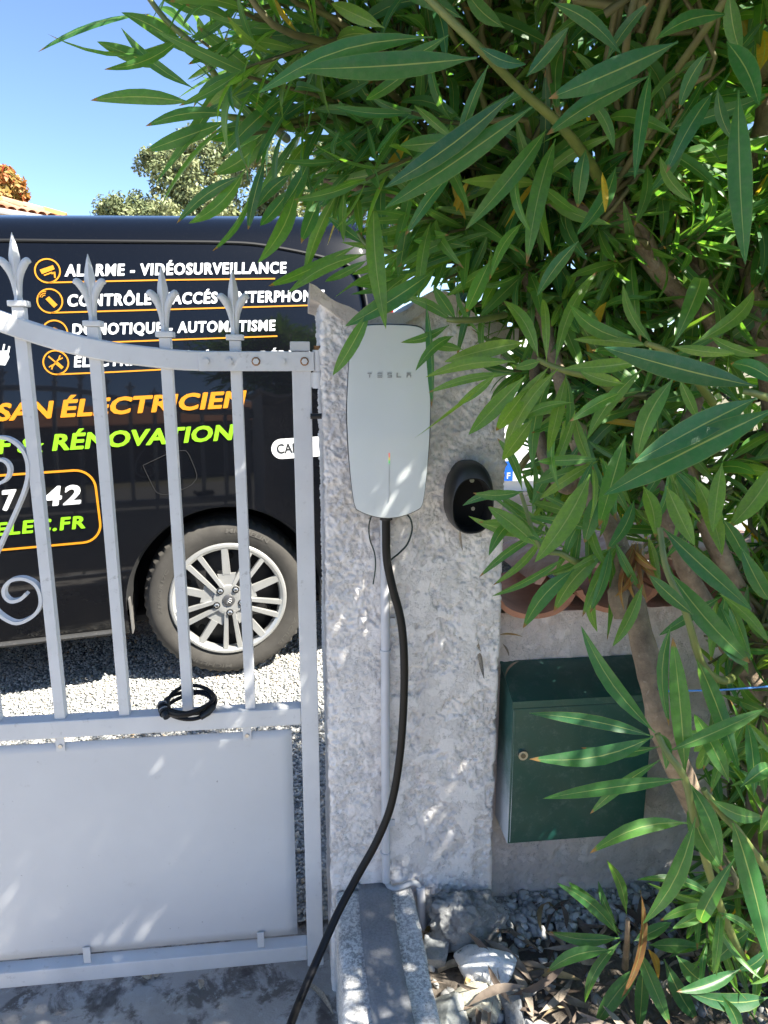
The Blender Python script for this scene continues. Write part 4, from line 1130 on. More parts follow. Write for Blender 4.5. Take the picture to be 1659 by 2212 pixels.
# ------------------------------------------------------------------ houses
hm = worn('ochre_render', (0.55, 0.24, 0.09), 0.9, 0.12, 2)
hs = thing('house', 'orange rendered house with a tiled hip roof beyond the van', 'house', (0, 0, 0))
cor = np.array([-5.05, 15.0, 0.0])                        # near right corner of the eaves
ang = R(45) + YAW * 0
e1 = np.array([-math.cos(R(48)), -math.sin(R(48)), 0]); e2 = np.array([-math.sin(R(48)), math.cos(R(48)), 0])
p_ = at(143, 476, 15.0); cor = np.array([p_[0], p_[1], 0]); EH = float(p_[2])
p2 = atd(0, 446, 1.0) - CAM
def hv(a, b, z): return tuple(cor + e1 * a + e2 * b + np.array([0, 0, z]))
L_, W_ = 11.0, 8.0
mb = MB(); v = [hv(a, b, z) for z in (-0.1, EH - 0.12) for a, b in ((0.45, 0.45), (L_, 0.45), (L_, W_), (0.45, W_))]
mb.add(v, [(0, 1, 5, 4), (1, 2, 6, 5), (2, 3, 7, 6), (3, 0, 4, 7), (4, 5, 6, 7)]); mb.build('wall', hm, hs)
RH = 1.25
rfm = worn('far_roof', (0.40, 0.17, 0.08), 0.9, 0.3, 2)
mb = MB(); mb.add([hv(0, 0, EH), hv(L_, 0, EH), hv(L_, W_, EH), hv(0, W_, EH), hv(W_ / 2, W_ / 2, EH + RH), hv(L_ - W_ / 2, W_ / 2, EH + RH)], [(0, 1, 5, 4), (1, 2, 5), (2, 3, 4, 5), (3, 0, 4), (3, 2, 1, 0)])
rf = mb.build('roof', rfm, hs)
gt = MB(); gt.tube([hv(-0.05, -0.06, EH - 0.05), hv(L_, -0.06, EH - 0.05)], 0.065, 8); gt.tube([hv(-0.05, -0.06, EH - 0.05), hv(-0.05, W_, EH - 0.05)], 0.065, 8); gt.build('gutter', plain('zinc', (0.36, 0.36, 0.36), 0.5), rf, True)
tmats = [worn('roof_tile_%s' % s, c, 0.9, 0.35, 3) for s, c in (('red', (0.40, 0.165, 0.085)), ('pale', (0.46, 0.26, 0.16)), ('lichen', (0.40, 0.24, 0.07)))]
tl_me = []
for mt in tmats:
    v, f = [], []
    for y in (0, 0.42):
        for k in range(6):
            a = math.pi * k / 5; v.append((0.095 * math.cos(a) * (1 - 0.12 * y), y, 0.07 * math.sin(a) - 0.02))
    f = [(k, k + 1, 7 + k, 6 + k) for k in range(5)]
    tl_me.append(newmesh('roof_tile', v, f, mt, True))
sl = math.atan2(RH, W_ / 2); ln = math.hypot(RH, W_ / 2)
cnt = 0
for i in range(26):
    for j in range(11):
        a = 0.12 + i * 0.205; b = j * 0.38 * math.cos(sl)
        if b > a - 0.02 or b > W_ / 2 - 0.3: continue
        o = link('roof_tile', random.choice(tl_me[:2] if random.random() < 0.85 else tl_me), rf)
        X = Vector(e1); Yv = Vector(e2) * math.cos(sl) + Vector((0, 0, math.sin(sl))); Zv = Vector((0, 0, math.cos(sl))) - Vector(e2) * math.sin(sl)
        p = Vector(hv(a, b - 0.03, EH + b * math.tan(sl) + 0.03 + random.uniform(0, .012)))
        o.matrix_local = Matrix(((-X.x, Yv.x, Zv.x, p.x), (-X.y, Yv.y, Zv.y, p.y), (-X.z, Yv.z, Zv.z, p.z), (0, 0, 0, 1)))
hp = MB()
for k in range(14):
    q0 = np.array(hv(0.0 + k * 0.28, 0.0 + k * 0.28, EH + k * 0.28 * math.tan(sl) + 0.05)); q1 = np.array(hv(0.3 + k * 0.28, 0.3 + k * 0.28, EH + (k * 0.28 + 0.3) * math.tan(sl) + 0.08))
    mb = MB(); mb.tube([tuple(q0), tuple(q1)], [0.10, 0.085], 8); mb.build('hip_tile', tmats[2 if k % 3 == 0 else 1], rf, True)
# house across the road: only its reflection shows in the van
ho = thing('house', 'brown house across the road, mirrored in the dark van side', 'house', (0, -14, 0))
MB().box(-9, 9, -6, 0, -0.1, 2.9).build('wall', worn('pale_render', (0.22, 0.19, 0.16), 0.9, 0.15, 1), ho)
rf2 = MB().add([(-9.6, 0.6, 2.85), (9.6, 0.6, 2.85), (9.6, -6.6, 2.85), (-9.6, -6.6, 2.85), (-9.6, -3, 4.4), (9.6, -3, 4.4)], [(0, 1, 5, 4), (2, 3, 4, 5), (1, 2, 5), (3, 0, 4), (3, 2, 1, 0)]).build('roof', rfm, ho)
for x in (-6.5, -3.2, 2.4, 6.2):
    w = MB().box(x - 0.6, x + 0.6, 0.004, 0.06, 0.9, 2.2).build('window', plain('frame_white', (0.6, 0.6, 0.6), 0.5), ho)
    MB().box(x - 0.52, x + 0.52, 0.062, 0.07, 0.98, 2.12).build('pane', gls, w)
MB().box(-0.6, 0.4, 0.004, 0.05, -0.05, 2.1).build('door', plain('door_brown', (0.12, 0.07, 0.04), 0.5), ho)

# ------------------------------------------------------------------ background trees
def leaf_mat(name, stops, trans=0.25):
    t = NT(name); t.set(Roughness=0.6)
    a = t.node('ShaderNodeAttribute'); a.attribute_name = 'tint'
    c = t.ramp(a.outputs['Fac'], stops); t.col(c)
    tr = t.node('ShaderNodeBsdfTranslucent'); t.lk(c, tr.inputs[0])
    ms = t.node('ShaderNodeMixShader'); ms.inputs[0].default_value = trans
    t.lk(t.b.outputs[0], ms.inputs[1]); t.lk(tr.outputs[0], ms.inputs[2]); t.lk(ms.outputs[0], t.out.inputs[0])
    return t.m
def tree(name, label, base, blobs, size, count, mat, trunk_h, seed):
    """blobs: (x, y, z, r); leaf-sized faces gathered in clumps"""
    g = np.random.default_rng(seed)
    tr = thing(name, label, 'tree', base)
    w = np.array([b[3] ** 2 for b in blobs]); w = w / w.sum()
    C_, D_ = [], []
    clumps = []
    for b in blobs:
        for k in range(int(26 * b[3] ** 1.6) + 8):
            d = g.normal(size=3); d /= np.linalg.norm(d)
            rr = b[3] * g.uniform(0.45, 1.02)
            clumps.append((*(np.array(b[:3]) + d * rr * np.array([1, 1, 0.85])), g.uniform(0.22, 0.42) * (0.6 + 0.25 * b[3]), g.uniform(-0.25, 0.25)))
    clumps = np.array(clumps)
    idx = g.integers(0, len(clumps), count)
    d = g.normal(size=(count, 3)); d /= np.linalg.norm(d, axis=1)[:, None]
    ctr = clumps[idx, :3] + d * (clumps[idx, 3] * g.uniform(0.3, 1.0, count) ** 0.6)[:, None]
    nrm_ = d + g.normal(0, 0.6, (count, 3)); nrm_[:, 2] += 0.35; nrm_ /= np.linalg.norm(nrm_, axis=1)[:, None]
    t1 = np.cross(nrm_, g.normal(size=(count, 3))); t1 /= np.linalg.norm(t1, axis=1)[:, None]
    t2 = np.cross(nrm_, t1)
    s = size * g.uniform(0.6, 1.3, count)[:, None]
    Q = np.stack([ctr - t1 * s, ctr - t2 * s * 0.5, ctr + t1 * s, ctr + t2 * s * 0.5], 1) - np.array(base)
    me = bpy.data.meshes.new('crown')
    me.vertices.add(count * 4); me.vertices.foreach_set('co', Q.astype(np.float32).ravel())
    me.loops.add(count * 4); me.loops.foreach_set('vertex_index', np.arange(count * 4, dtype=np.int32))
    me.polygons.add(count); me.polygons.foreach_set('loop_start', (np.arange(count) * 4).astype(np.int32))
    me.update(calc_edges=True)
    a = me.attributes.new('tint', 'FLOAT', 'POINT'); a.data.foreach_set('value', np.repeat(np.clip(0.5 + clumps[idx, 4] + g.normal(0, 0.18, count), 0, 1), 4).astype(np.float32))
    me.materials.append(mat)
    link('crown', me, tr)
    mb = MB(); mb.tube([(0, 0, -0.1), (0.05, 0, trunk_h * 0.5), (0.0, 0.05, trunk_h)], [0.3, 0.22, 0.17], 10)
    for b in blobs:
        q = np.array(b[:3]) - np.array(base)
        mb.tube([(0, 0.03, trunk_h * 0.85), tuple(q * 0.55 + np.array([0, 0, trunk_h * 0.3])), tuple(q)], [0.14, 0.08, 0.03], 6)
    mb.build('trunk', worn('bark_' + name, (0.10, 0.08, 0.06), 0.9, 0.3, 3), tr, True)
    return tr
M['oak'] = leaf_mat('oak_leaves', [(0, (0.09, 0.12, 0.05)), (0.5, (0.22, 0.255, 0.11)), (1, (0.36, 0.37, 0.19))], 0.2)
M['autumn'] = leaf_mat('autumn_leaves', [(0, (0.12, 0.12, 0.03)), (0.4, (0.33, 0.22, 0.05)), (0.75, (0.50, 0.20, 0.05)), (1, (0.55, 0.09, 0.04))], 0.3)
def bl(x, y, Y, rpx):
    p = at(x, y, Y); d = proj(p)[2]; return (p[0], p[1], p[2], rpx / FPX * d)
Yo = 17.0
blobs = [bl(275, 455, Yo, 45), bl(245, 470, Yo, 32), bl(350, 470, Yo - .5, 50), bl(400, 400, Yo + .5, 80), bl(340, 350, Yo + 1, 45), bl(440, 330, Yo + 1, 60), bl(470, 460, Yo - .5, 65), bl(560, 380, Yo, 90), bl(640, 460, Yo, 70), bl(690, 370, Yo + 1, 80), bl(800, 420, Yo + 1, 90), bl(900, 460, Yo + 1, 80), bl(560, 520, Yo + 1, 90), bl(380, 540, Yo + 1, 80)]
b0 = at(560, 480, Yo)
tree('oak_tree', 'broad olive green tree rising behind the roof of the van', (b0[0], b0[1] + 1, 0.1), blobs, 0.055, 60000, M['oak'], 2.6, 41)
Yo = 21.0
blobs = [bl(-8, 395, Yo, 30), bl(20, 385, Yo, 18), bl(36, 412, Yo, 14), bl(-60, 390, Yo, 60), bl(5, 435, Yo, 32), bl(-50, 450, Yo, 55)]
b0 = at(-20, 440, Yo)
tree('autumn_tree', 'tree with orange autumn leaves showing above the tiled roof', (b0[0], b0[1], 0.1), blobs, 0.10, 7000, M['autumn'], 3.2, 43)

# ------------------------------------------------------------------ oleander
def oleander_mat(name, source):
    t = NT(name)
    t.set(Roughness=0.36, IOR=1.46)
    if source == 'object':
        oi = t.node('ShaderNodeObjectInfo'); sp_c = t.node('ShaderNodeSeparateColor'); t.lk(oi.outputs['Color'], sp_c.inputs[0]); tint = sp_c.outputs[0]
    else:
        a = t.node('ShaderNodeAttribute'); a.attribute_name = 'tint'; tint = a.outputs['Fac']
    uv = t.node('ShaderNodeUVMap'); uv.uv_map = 'UVMap'
    s = t.node('ShaderNodeSeparateXYZ'); t.lk(uv.outputs[0], s.inputs[0])
    c = t.ramp(tint, [(0.0, (0.026, 0.112, 0.054)), (0.35, (0.048, 0.172, 0.044)), (0.65, (0.098, 0.240, 0.040)), (0.86, (0.165, 0.300, 0.042)), (0.93, (0.18, 0.27, 0.05)), (0.95, (0.50, 0.34, 0.03)), (0.965, (0.30, 0.13, 0.05)), (1.0, (0.13, 0.06, 0.03))])
    blot = t.noise(28, 4, 0.6)
    c = t.mix(t.ramp(blot, [(0.35, 0.30), (0.7, 0.0)]), c, (0.026, 0.080, 0.032))
    c = t.mix(t.ramp(t.noise(150, 2, 0.5), [(0.70, 0), (0.75, 0.6)]), c, (0.10, 0.085, 0.03))
    dust = t.math('MULTIPLY', t.ramp(t.noise(9, 5, 0.7), [(0.45, 0), (0.75, 0.22)]), 1.0)
    c = t.mix(dust, c, (0.20, 0.22, 0.17))
    du = t.math('ABSOLUTE', t.math('SUBTRACT', s.outputs[0], 0.5))
    wrib = t.math('ADD', 0.016, t.math('MULTIPLY', t.math('SUBTRACT', 1.0, s.outputs[1]), 0.030))
    rib = t.math('SUBTRACT', 1.0, t.math('DIVIDE', du, wrib), True)
    rib = t.ramp(rib, [(0.0, 0), (0.4, 0.85)])
    c = t.mix(rib, c, (0.30, 0.37, 0.13))
    ph = t.math('ADD', t.math('MULTIPLY', s.outputs[1], 330), t.math('MULTIPLY', du, -60))
    ve = t.math('MULTIPLY', t.math('ADD', t.math('SINE', ph), 1.0), 0.5)
    rnd = t.math('FRACT', t.math('MULTIPLY', tint, 371.7))
    tipm = t.math('MULTIPLY', t.ramp(t.math('ADD', s.outputs[1], t.math('MULTIPLY', t.noise(60, 2), 0.06)), [(0.945, 0), (0.975, 1)]), t.ramp(rnd, [(0.55, 0), (0.6, 1)]))
    c = t.mix(tipm, c, (0.22, 0.13, 0.05))
    edge = t.math('MULTIPLY', t.ramp(du, [(0.455, 0), (0.49, 1)]), t.ramp(rnd, [(0.2, 0.5), (0.8, 0.0)]))
    c = t.mix(edge, c, (0.20, 0.24, 0.06))
    t.col(c)
    t.bump(t.math('ADD', t.math('MULTIPLY', ve, 0.6), t.math('MULTIPLY', rib, -4.0)), 0.08, 0.0015)
    tr = t.node('ShaderNodeBsdfTranslucent')
    tc = t.mix(1.0, c, (2.5, 2.3, 0.7), 'MULTIPLY'); t.lk(tc, tr.inputs[0])
    ms = t.node('ShaderNodeMixShader'); ms.inputs[0].default_value = 0.42
    t.lk(t.b.outputs[0], ms.inputs[1]); t.lk(tr.outputs[0], ms.inputs[2]); t.lk(ms.outputs[0], t.out.inputs[0])
    return t.m
M['leaf_obj'] = oleander_mat('oleander_leaf', 'object')
M['leaf_geo'] = oleander_mat('oleander_foliage', 'geometry')

LT = np.array([0, 0.035, 0.09, 0.18, 0.31, 0.46, 0.61, 0.75, 0.87, 0.95, 1.0])
LW = np.array([0.10, 0.09, 0.24, 0.58, 0.88, 1.0, 0.95, 0.76, 0.47, 0.21, 0.0])
def leaf_shape(bend, side, twist, fold):
    """unit leaf along +Y; width +-0.5 in X; returns verts, uv per vertex"""
    v, uv = [], []
    a = 0.0; y = z = 0.0; x = 0.0; pt_ = 0
    for i, (t_, w) in enumerate(zip(LT, LW)):
        dt = t_ - pt_; pt_ = t_
        ang_ = bend * (t_ - 0.35) * 1.0
        y += dt * math.cos(ang_); z -= dt * math.sin(ang_)
        sx = side * math.sin(math.pi * t_)
        tw = twist * (t_ - 0.3)
        for k, q in enumerate((-0.5, -0.26, 0, 0.26, 0.5)):
            hx = q * w; hz_ = abs(q) * w * fold
            v.append((hx * math.cos(tw) - hz_ * math.sin(tw), y, z, hx * math.sin(tw) + hz_ * math.cos(tw), sx))
            uv.append((0.5 + q, t_))
    return np.array(v), np.array(uv)
VAR = [leaf_shape(b, s, tw, fo) for b, s, tw, fo in ((0.15, 0.01, 0, .22), (0.6, 0.03, 0.2, .25), (1.1, -0.02, -0.3, .35), (-0.5, 0.0, 0.2, .2), (0.3, 0.07, 0.7, .15), (0.45, -0.07, -0.6, .22), (1.6, 0.02, 0.4, .35), (0.0, -0.04, 0.3, .42), (0.8, 0.08, -0.6, .28), (0.2, -0.06, 0.9, .3))]
rows_, cols_ = len(LT), 5
LFACES = np.array([(j * 5 + i, j * 5 + i + 1, (j + 1) * 5 + i + 1, (j + 1) * 5 + i) for j in range(rows_ - 1) for i in range(4)])
def leaf_points(var, base, dirv, wid, nor, L, W):
    """world points of a leaf; wid, nor unit vectors"""
    s = VAR[var][0]
    return base + np.outer(s[:, 0] * W + s[:, 4] * L, wid) + np.outer(s[:, 1] * L, dirv) + np.outer(s[:, 2] * L + s[:, 3] * W, nor)
_lm = {}
def leaf_mesh(var, ar):
    """shared unit-length mesh for a shape and a width/length ratio class"""
    key = (var, ar)
    if key not in _lm:
        s, uv = VAR[var]
        W = (0.10, 0.135, 0.17, 0.21, 0.26)[ar]
        P_ = np.stack([s[:, 0] * W + s[:, 4], s[:, 1], s[:, 2] + s[:, 3] * W], 1)
        me = newmesh('leaf', P_, LFACES, M['leaf_obj'], True)
        ul = me.uv_layers.new(name='UVMap')
        vi = np.zeros(len(me.loops), np.int32); me.loops.foreach_get('vertex_index', vi)
        ul.data.foreach_set('uv', uv[vi].astype(np.float32).ravel())
        _lm[key] = me
    return _lm[key]
class Leaf: pass
LEAVES = []
def add_leaf(base, tip, wid_dir, Wr, tint, var, hero=False):
    base = np.asarray(base, float); tip = np.asarray(tip, float)
    d = tip - base; L = np.linalg.norm(d); d = d / L
    w = wid_dir - d * np.dot(wid_dir, d); w /= np.linalg.norm(w)
    nn = np.cross(w, d)
    l = Leaf(); l.b, l.d, l.w, l.n, l.L, l.W, l.t, l.v, l.hero = base, d, w, nn, L, Wr, tint, var, hero
    LEAVES.append(l); return l
def hero(bx, by, tx, ty, wpx, dep, tint, var=None, tilt=None):
    g = rng
    tilt = g.uniform(-0.05, 0.05) if tilt is None else tilt
    b = atd(bx, by, dep); e = atd(tx, ty, dep + tilt)
    L = np.linalg.norm(e - b); W = wpx / FPX * dep
    Wr = float(np.clip(max(W * 0.84, 0.108 * L), 0.014, 0.032))
    roll = math.acos(min(1, W / Wr)) * g.choice([-1, 1])
    d = (e - b) / L; view = (b + e) / 2 - CAM; view /= np.linalg.norm(view)
    w = np.cross(d, view); w /= np.linalg.norm(w)
    nn = np.cross(w, d)
    if nn[2] < 0: w = -w
    nn = np.cross(w, d)
    w2 = w * math.cos(roll) + nn * math.sin(roll)
    add_leaf(b, e, w2, Wr, tint, int(g.integers(0, 10)) if var is None else var, True)
H = {
 1.12: "325,30,62,85,12 400,67,110,151,12 415,120,262,27,35 420,192,255,54,32 360,147,210,90,35 400,75,220,152,22 415,222,195,217,35 490,262,311,328,40 505,135,325,378,28 490,270,330,425,12 500,247,311,273,32 570,72,385,148,25 585,107,485,235,28 700,70,570,78,48 530,365,402,488,35 520,380,383,482,30 615,210,480,337,38 575,290,460,378,50 "
       "625,410,556,495,35 572,345,532,512,25 550,380,475,550,10 640,410,558,565,38 690,430,648,528,40 628,376,554,450,30 668,347,608,452,34 470,150,360,60,30 560,160,430,60,32 640,120,540,20,30 700,30,560,-10,34 520,60,400,10,30 450,30,330,-20,30",
 1.22: "628,440,558,566,26 686,390,649,532,30 731,412,657,597,32 770,530,556,629,28 793,548,619,634,30 793,562,692,613,20 744,415,742,522,18 770,413,781,506,20 788,527,710,470,24 670,300,600,400,30 740,300,690,430,34 760,350,720,480,30",
 1.13: "808,430,833,703,46 930,590,745,705,44 800,668,712,823,36 970,702,865,740,24 979,696,870,640,26 985,690,935,617,36 1000,755,919,745,24 979,726,904,795,26 920,650,933,882,16 880,470,860,600,30 930,480,905,640,26",
 1.02: "1134,740,948,784,36 1111,781,920,815,30 1070,810,982,880,22 1035,840,903,954,10 1105,808,917,843,20 1134,813,1011,940,45 1140,840,1064,940,35 1150,905,1080,1000,50 1199,786,1298,570,35 1180,782,1170,600,24 1164,775,1080,636,35 1167,780,1112,795,36 1185,793,1080,915,30 1195,797,1150,1013,34 1205,797,1083,999,38 1220,803,1218,983,20 1225,805,1181,988,30",
 0.98: "1398,744,1207,645,38 1408,742,1342,605,24 1404,747,1228,732,24 1453,750,1544,516,44 1495,744,1656,600,36 1450,748,1597,765,28 1530,723,1659,768,24 1380,780,1228,795,36 1350,830,1252,800,42 1387,797,1268,950,40 1340,850,1240,905,30 1457,815,1373,1000,50 1467,818,1510,910,30 1352,940,1290,1150,46 1390,1050,1415,1160,40 1440,1050,1500,1178,44 1500,1030,1560,1200,50 1275,1025,1155,1215,55 1680,1000,1575,1140,50 1560,1000,1540,1150,40",
 0.70: "1635,835,1296,748,66 1635,860,1370,999,66 1680,880,1303,1070,76 1680,830,1565,780,50",
 0.80: "935,80,548,205,55 1030,125,640,150,60 970,75,760,150,28 1055,140,987,333,28 1137,165,1230,57,50 1035,102,1140,140,28 1465,90,1180,215,60 1400,165,1180,292,45 1110,200,825,410,50 1150,230,830,450,60 1405,150,1372,382,30 1540,200,1447,360,45 1550,190,1585,305,30 1595,195,1610,570,62 1575,-20,1603,123,45 1570,90,1640,228,55 1530,110,1467,235,38 1575,30,1405,90,40 1310,130,1400,0,25 1190,5,1340,115,40",
 0.95: "1180,280,1010,490,40 1265,325,1247,455,40 1125,335,1132,500,18 1200,300,1140,560,50 980,370,880,503,25 895,228,985,300,22 985,300,862,315,40 1000,40,860,-10,40 1090,60,1000,-30,36 830,60,700,0,40 900,140,770,230,34 1260,200,1330,330,30 1330,360,1250,500,36 1480,280,1400,420,36 1500,440,1420,330,30 1250,520,1160,640,34 1060,560,1000,690,34 1130,480,1060,600,30",
 1.10: "1175,1172,1056,1093,36 1220,1206,1268,1112,26 1220,1204,1062,1288,18 1240,1230,1129,1358,40 1308,1190,1194,1324,46 1370,1080,1312,1187,35 1400,1160,1425,1275,24 1388,1263,1323,1397,30 1278,1263,1290,1362,26 1130,1062,1021,1065,28 1128,1066,988,1095,24 1128,1058,1072,942,20 1160,1180,1055,1095,40 1116,1120,1060,1195,28 1300,1060,1260,1180,40 1210,1000,1150,1090,30",
 0.93: "1432,1141,1627,1320,52 1444,1232,1632,1446,52 1450,1350,1446,1560,28 1505,1425,1590,1650,40 1540,1380,1659,1450,40 1600,1180,1680,1330,46 1560,1120,1620,1230,40 1500,1330,1400,1240,36",
 0.88: "1415,1583,1255,1351,40 1411,1591,1146,1541,32 1411,1591,1147,1639,40 1423,1613,1250,1615,30 1446,1622,1656,1530,36 1480,1675,1453,1378,44 1476,1683,1173,1725,40 1427,1641,1263,1767,30 1425,1585,1436,1650,30 1488,1690,1560,1870,46 1575,1690,1491,1526,40 1533,1725,1659,1767,40 1629,1720,1613,1550,34 1503,1766,1385,2002,46 1484,1778,1278,1842,40 1491,1728,1560,1876,50 1583,1778,1659,2064,55 1587,1854,1482,2052,40 1600,1700,1690,1640,40 1640,1800,1700,1700,40",
 1.38: "1343,2018,1215,1892,34 1337,2022,1207,1911,28 1331,1995,1293,1905,18 1354,1976,1308,1852,26 1339,2026,1184,2012,28 1324,2052,1171,2104,32 1341,2033,1257,2178,24 1369,2033,1449,1993,30 1402,2041,1518,2045,36 1377,2048,1446,2212,36 1385,2087,1282,2220,40 1388,2090,1380,2225,34 1434,2071,1518,2225,44",
 1.25: "1598,2094,1461,2142,36 1659,2155,1491,2144,40 1461,2064,1530,2132,40 1659,2052,1594,2098,40 1620,2010,1540,2080,34 1640,1980,1700,2080,36 1560,2150,1600,2240,34",
}
yellowish = {0.98: 0.70, 1.02: 0.68, 0.70: 0.08, 0.80: 0.2, 0.88: 0.30, 0.93: 0.2, 1.10: 0.42, 1.38: 0.28, 1.25: 0.25, 1.12: 0.35, 1.22: 0.48, 1.13: 0.50, 0.95: 0.4}  # highest values paint a sunlit yellow-green into the mid-right leaf groups
for dep, s in H.items():
    for w in s.split():
        q = [float(a) for a in w.split(',')]
        d2 = dep + rng.uniform(-0.03, 0.03)
        hero(*q, d2, float(np.clip(yellowish[dep] + 0.10 + rng.normal(0, 0.14), 0, 0.88)), var=(0 if q[4] > 55 else None))
for q, tn in (((1640, 155, 1640, 55, 40, 0.95), 0.95), ((1301, 372, 1310, 457, 14, 0.9), 0.95), ((1383, 1923, 1360, 2175, 16, 1.32), 0.975), ((1400, 2050, 1420, 2110, 18, 1.36), 0.957), ((1590, 20, 1620, 90, 22, 1.05), 0.95)):
    hero(*q, tn)
for k in range(11):                                  # dead cluster hanging from a cut stem
    hero(1378 + rng.uniform(-18, 18), 1178 + rng.uniform(-10, 14), 1385 + rng.uniform(-75, 70), 1255 + rng.uniform(-20, 75), rng.uniform(8, 22), 1.12, rng.uniform(0.962, 0.985), var=int(rng.choice([2, 6, 8])))

for k in range(34):
    bx_, by_ = rng.uniform(850, 1080), rng.uniform(455, 590)
    a_ = rng.uniform(1.7, 3.3); L_px = rng.uniform(110, 190)
    hero(bx_, by_, bx_ + L_px * math.cos(a_), by_ + L_px * math.sin(a_) * 0.75, rng.uniform(12, 30), rng.uniform(1.15, 1.3), float(rng.uniform(0.35, 0.75)))
for (cx_, cy_, n_, a0_, a1_, d_) in ((1265, 1130, 9, 1.2, 3.6, 1.14), (1180, 1150, 7, 1.4, 3.9, 1.16), (1330, 1180, 8, 1.0, 2.9, 1.12), (1290, 1000, 9, 0.9, 3.4, 1.08), (1450, 1000, 8, 0.8, 2.6, 1.06), (1240, 880, 8, 1.0, 3.0, 1.05), (1560, 1290, 7, 0.7, 2.6, 1.05), (1600, 1560, 8, 0.4, 3.2, 1.0), (1560, 1960, 8, 0.2, 3.6, 1.1)):
    for k in range(n_):
        a_ = rng.uniform(a0_, a1_); L_px = rng.uniform(110, 190)
        bx_, by_ = cx_ + rng.uniform(-14, 14), cy_ + rng.uniform(-16, 16)
        hero(bx_, by_, bx_ + L_px * math.cos(a_), by_ + L_px * math.sin(a_), rng.uniform(12, 30), d_ + rng.uniform(-0.02, 0.02), float(rng.uniform(0.4, 0.88)))
# limbs and stems (picture polylines at a depth)
ole = thing('oleander', 'large leafy oleander shrub overhanging the pillar and letterbox', 'shrub', (1.0, -0.1, 0.13))
OB = np.array([1.0, -0.1, 0.13])
bk = NT('oleander_bark'); bk.set(Roughness=0.85)
cb = bk.ramp(bk.noise(22, 6, 0.65), [(0.3, (0.11, 0.078, 0.052)), (0.55, (0.25, 0.185, 0.125)), (0.75, (0.38, 0.30, 0.21))])
bk.col(bk.mix(bk.ramp(bk.noise(160, 2), [(0.66, 0), (0.72, 0.4)]), cb, (0.36, 0.31, 0.25))); bk.bump(bk.noise(60, 6, 0.75), 0.9, 0.006)
M['bark'] = bk.m
gs = NT('green_stem'); gs.set(Roughness=0.5); gs.col(gs.ramp(gs.noise(20, 3), [(0.3, (0.08, 0.12, 0.03)), (0.7, (0.17, 0.19, 0.05))])); M['stem'] = gs.m
tg = NT('twig_bark'); tg.set(Roughness=0.7); tg.col(tg.ramp(tg.noise(12, 3), [(0.3, (0.05, 0.06, 0.02)), (0.5, (0.11, 0.10, 0.04)), (0.7, (0.13, 0.15, 0.045))])); M['twig'] = tg.m
LIMBS = []
def limb(pts, rad, name='limb', mat='bark', n=10):
    P_ = spline([atd(x, y, d) for x, y, d in pts], 5)
    rr = np.interp(np.linspace(0, 1, len(P_)), np.linspace(0, 1, len(rad)), rad)
    if name == 'limb':
        rr = rr * (1 + 0.10 * (np.arange(len(P_)) % 9 == 4)) * (1 + 0.03 * np.sin(np.arange(len(P_)) * 1.3) + 0.03 * rng.normal(size=len(P_))); LIMBS.extend(P_)
    MB().tube([tuple(p - OB) for p in P_], list(rr), n).build(name, M[mat], ole, True, 60)
limb([(1650, 2120, 1.55), (1570, 1900, 1.42), (1492, 1720, 1.25), (1432, 1576, 1.13), (1407, 1461, 1.13), (1368, 1310, 1.15), (1345, 1220, 1.18), (1318, 1130, 1.2), (1288, 1085, 1.2), (1262, 1000, 1.22), (1233, 915, 1.25), (1205, 800, 1.27), (1170, 680, 1.3), (1110, 545, 1.3), (1060, 465, 1.3), (1010, 380, 1.32), (960, 280, 1.35), (900, 180, 1.4)], [0.022, 0.021, 0.0205, 0.0185, 0.0155, 0.0125, 0.0105, 0.009, 0.007])
limb([(1640, 2080, 1.45), (1640, 1800, 1.4), (1655, 1560, 1.38), (1600, 1430, 1.35), (1540, 1340, 1.33), (1484, 1233, 1.3), (1450, 1140, 1.28), (1420, 1060, 1.28), (1390, 960, 1.3), (1350, 830, 1.3), (1300, 700, 1.3)], [0.03, 0.022, 0.018, 0.015, 0.012])
limb([(1700, 2050, 1.5), (1690, 1700, 1.45), (1650, 1420, 1.4), (1600, 1290, 1.35), (1560, 1206, 1.32), (1515, 1110, 1.3), (1490, 1040, 1.28), (1480, 950, 1.28), (1520, 800, 1.3), (1540, 700, 1.28), (1480, 650, 1.25), (1400, 560, 1.22), (1345, 480, 1.2), (1310, 425, 1.17)], [0.027, 0.022, 0.018, 0.016, 0.0155, 0.015, 0.0145, 0.0135])
limb([(1318, 440, 1.18), (1290, 380, 1.12), (1262, 335, 1.05), (1205, 265, 0.98), (1120, 190, 0.92), (1040, 108, 0.86), (965, 35, 0.84), (900, -30, 0.84)], [0.0095, 0.0085, 0.0068, 0.0055, 0.0050, 0.0045], 'stem', 'stem', 8)
limb([(1540, 690, 1.28), (1520, 600, 1.28), (1480, 500, 1.3), (1440, 380, 1.32), (1405, 280, 1.35), (1380, 120, 1.4), (1370, -60, 1.45)], [0.019, 0.017, 0.014, 0.012, 0.008])
limb([(1345, 480, 1.2), (1300, 470, 1.2), (1240, 445, 1.2), (1190, 430, 1.21), (1100, 330, 1.25), (1040, 240, 1.3)], [0.014, 0.012, 0.010, 0.007])
limb([(1420, 580, 1.22), (1385, 500, 1.21), (1345, 455, 1.2), (1318, 420, 1.2), (1300, 400, 1.2)], [0.014, 0.012, 0.011])
limb([(1260, 1000, 1.22), (1225, 1055, 1.24), (1180, 1000, 1.27), (1160, 900, 1.3), (1150, 700, 1.35), (1130, 500, 1.4), (1090, 300, 1.5)], [0.011, 0.0115, 0.011, 0.009, 0.007])
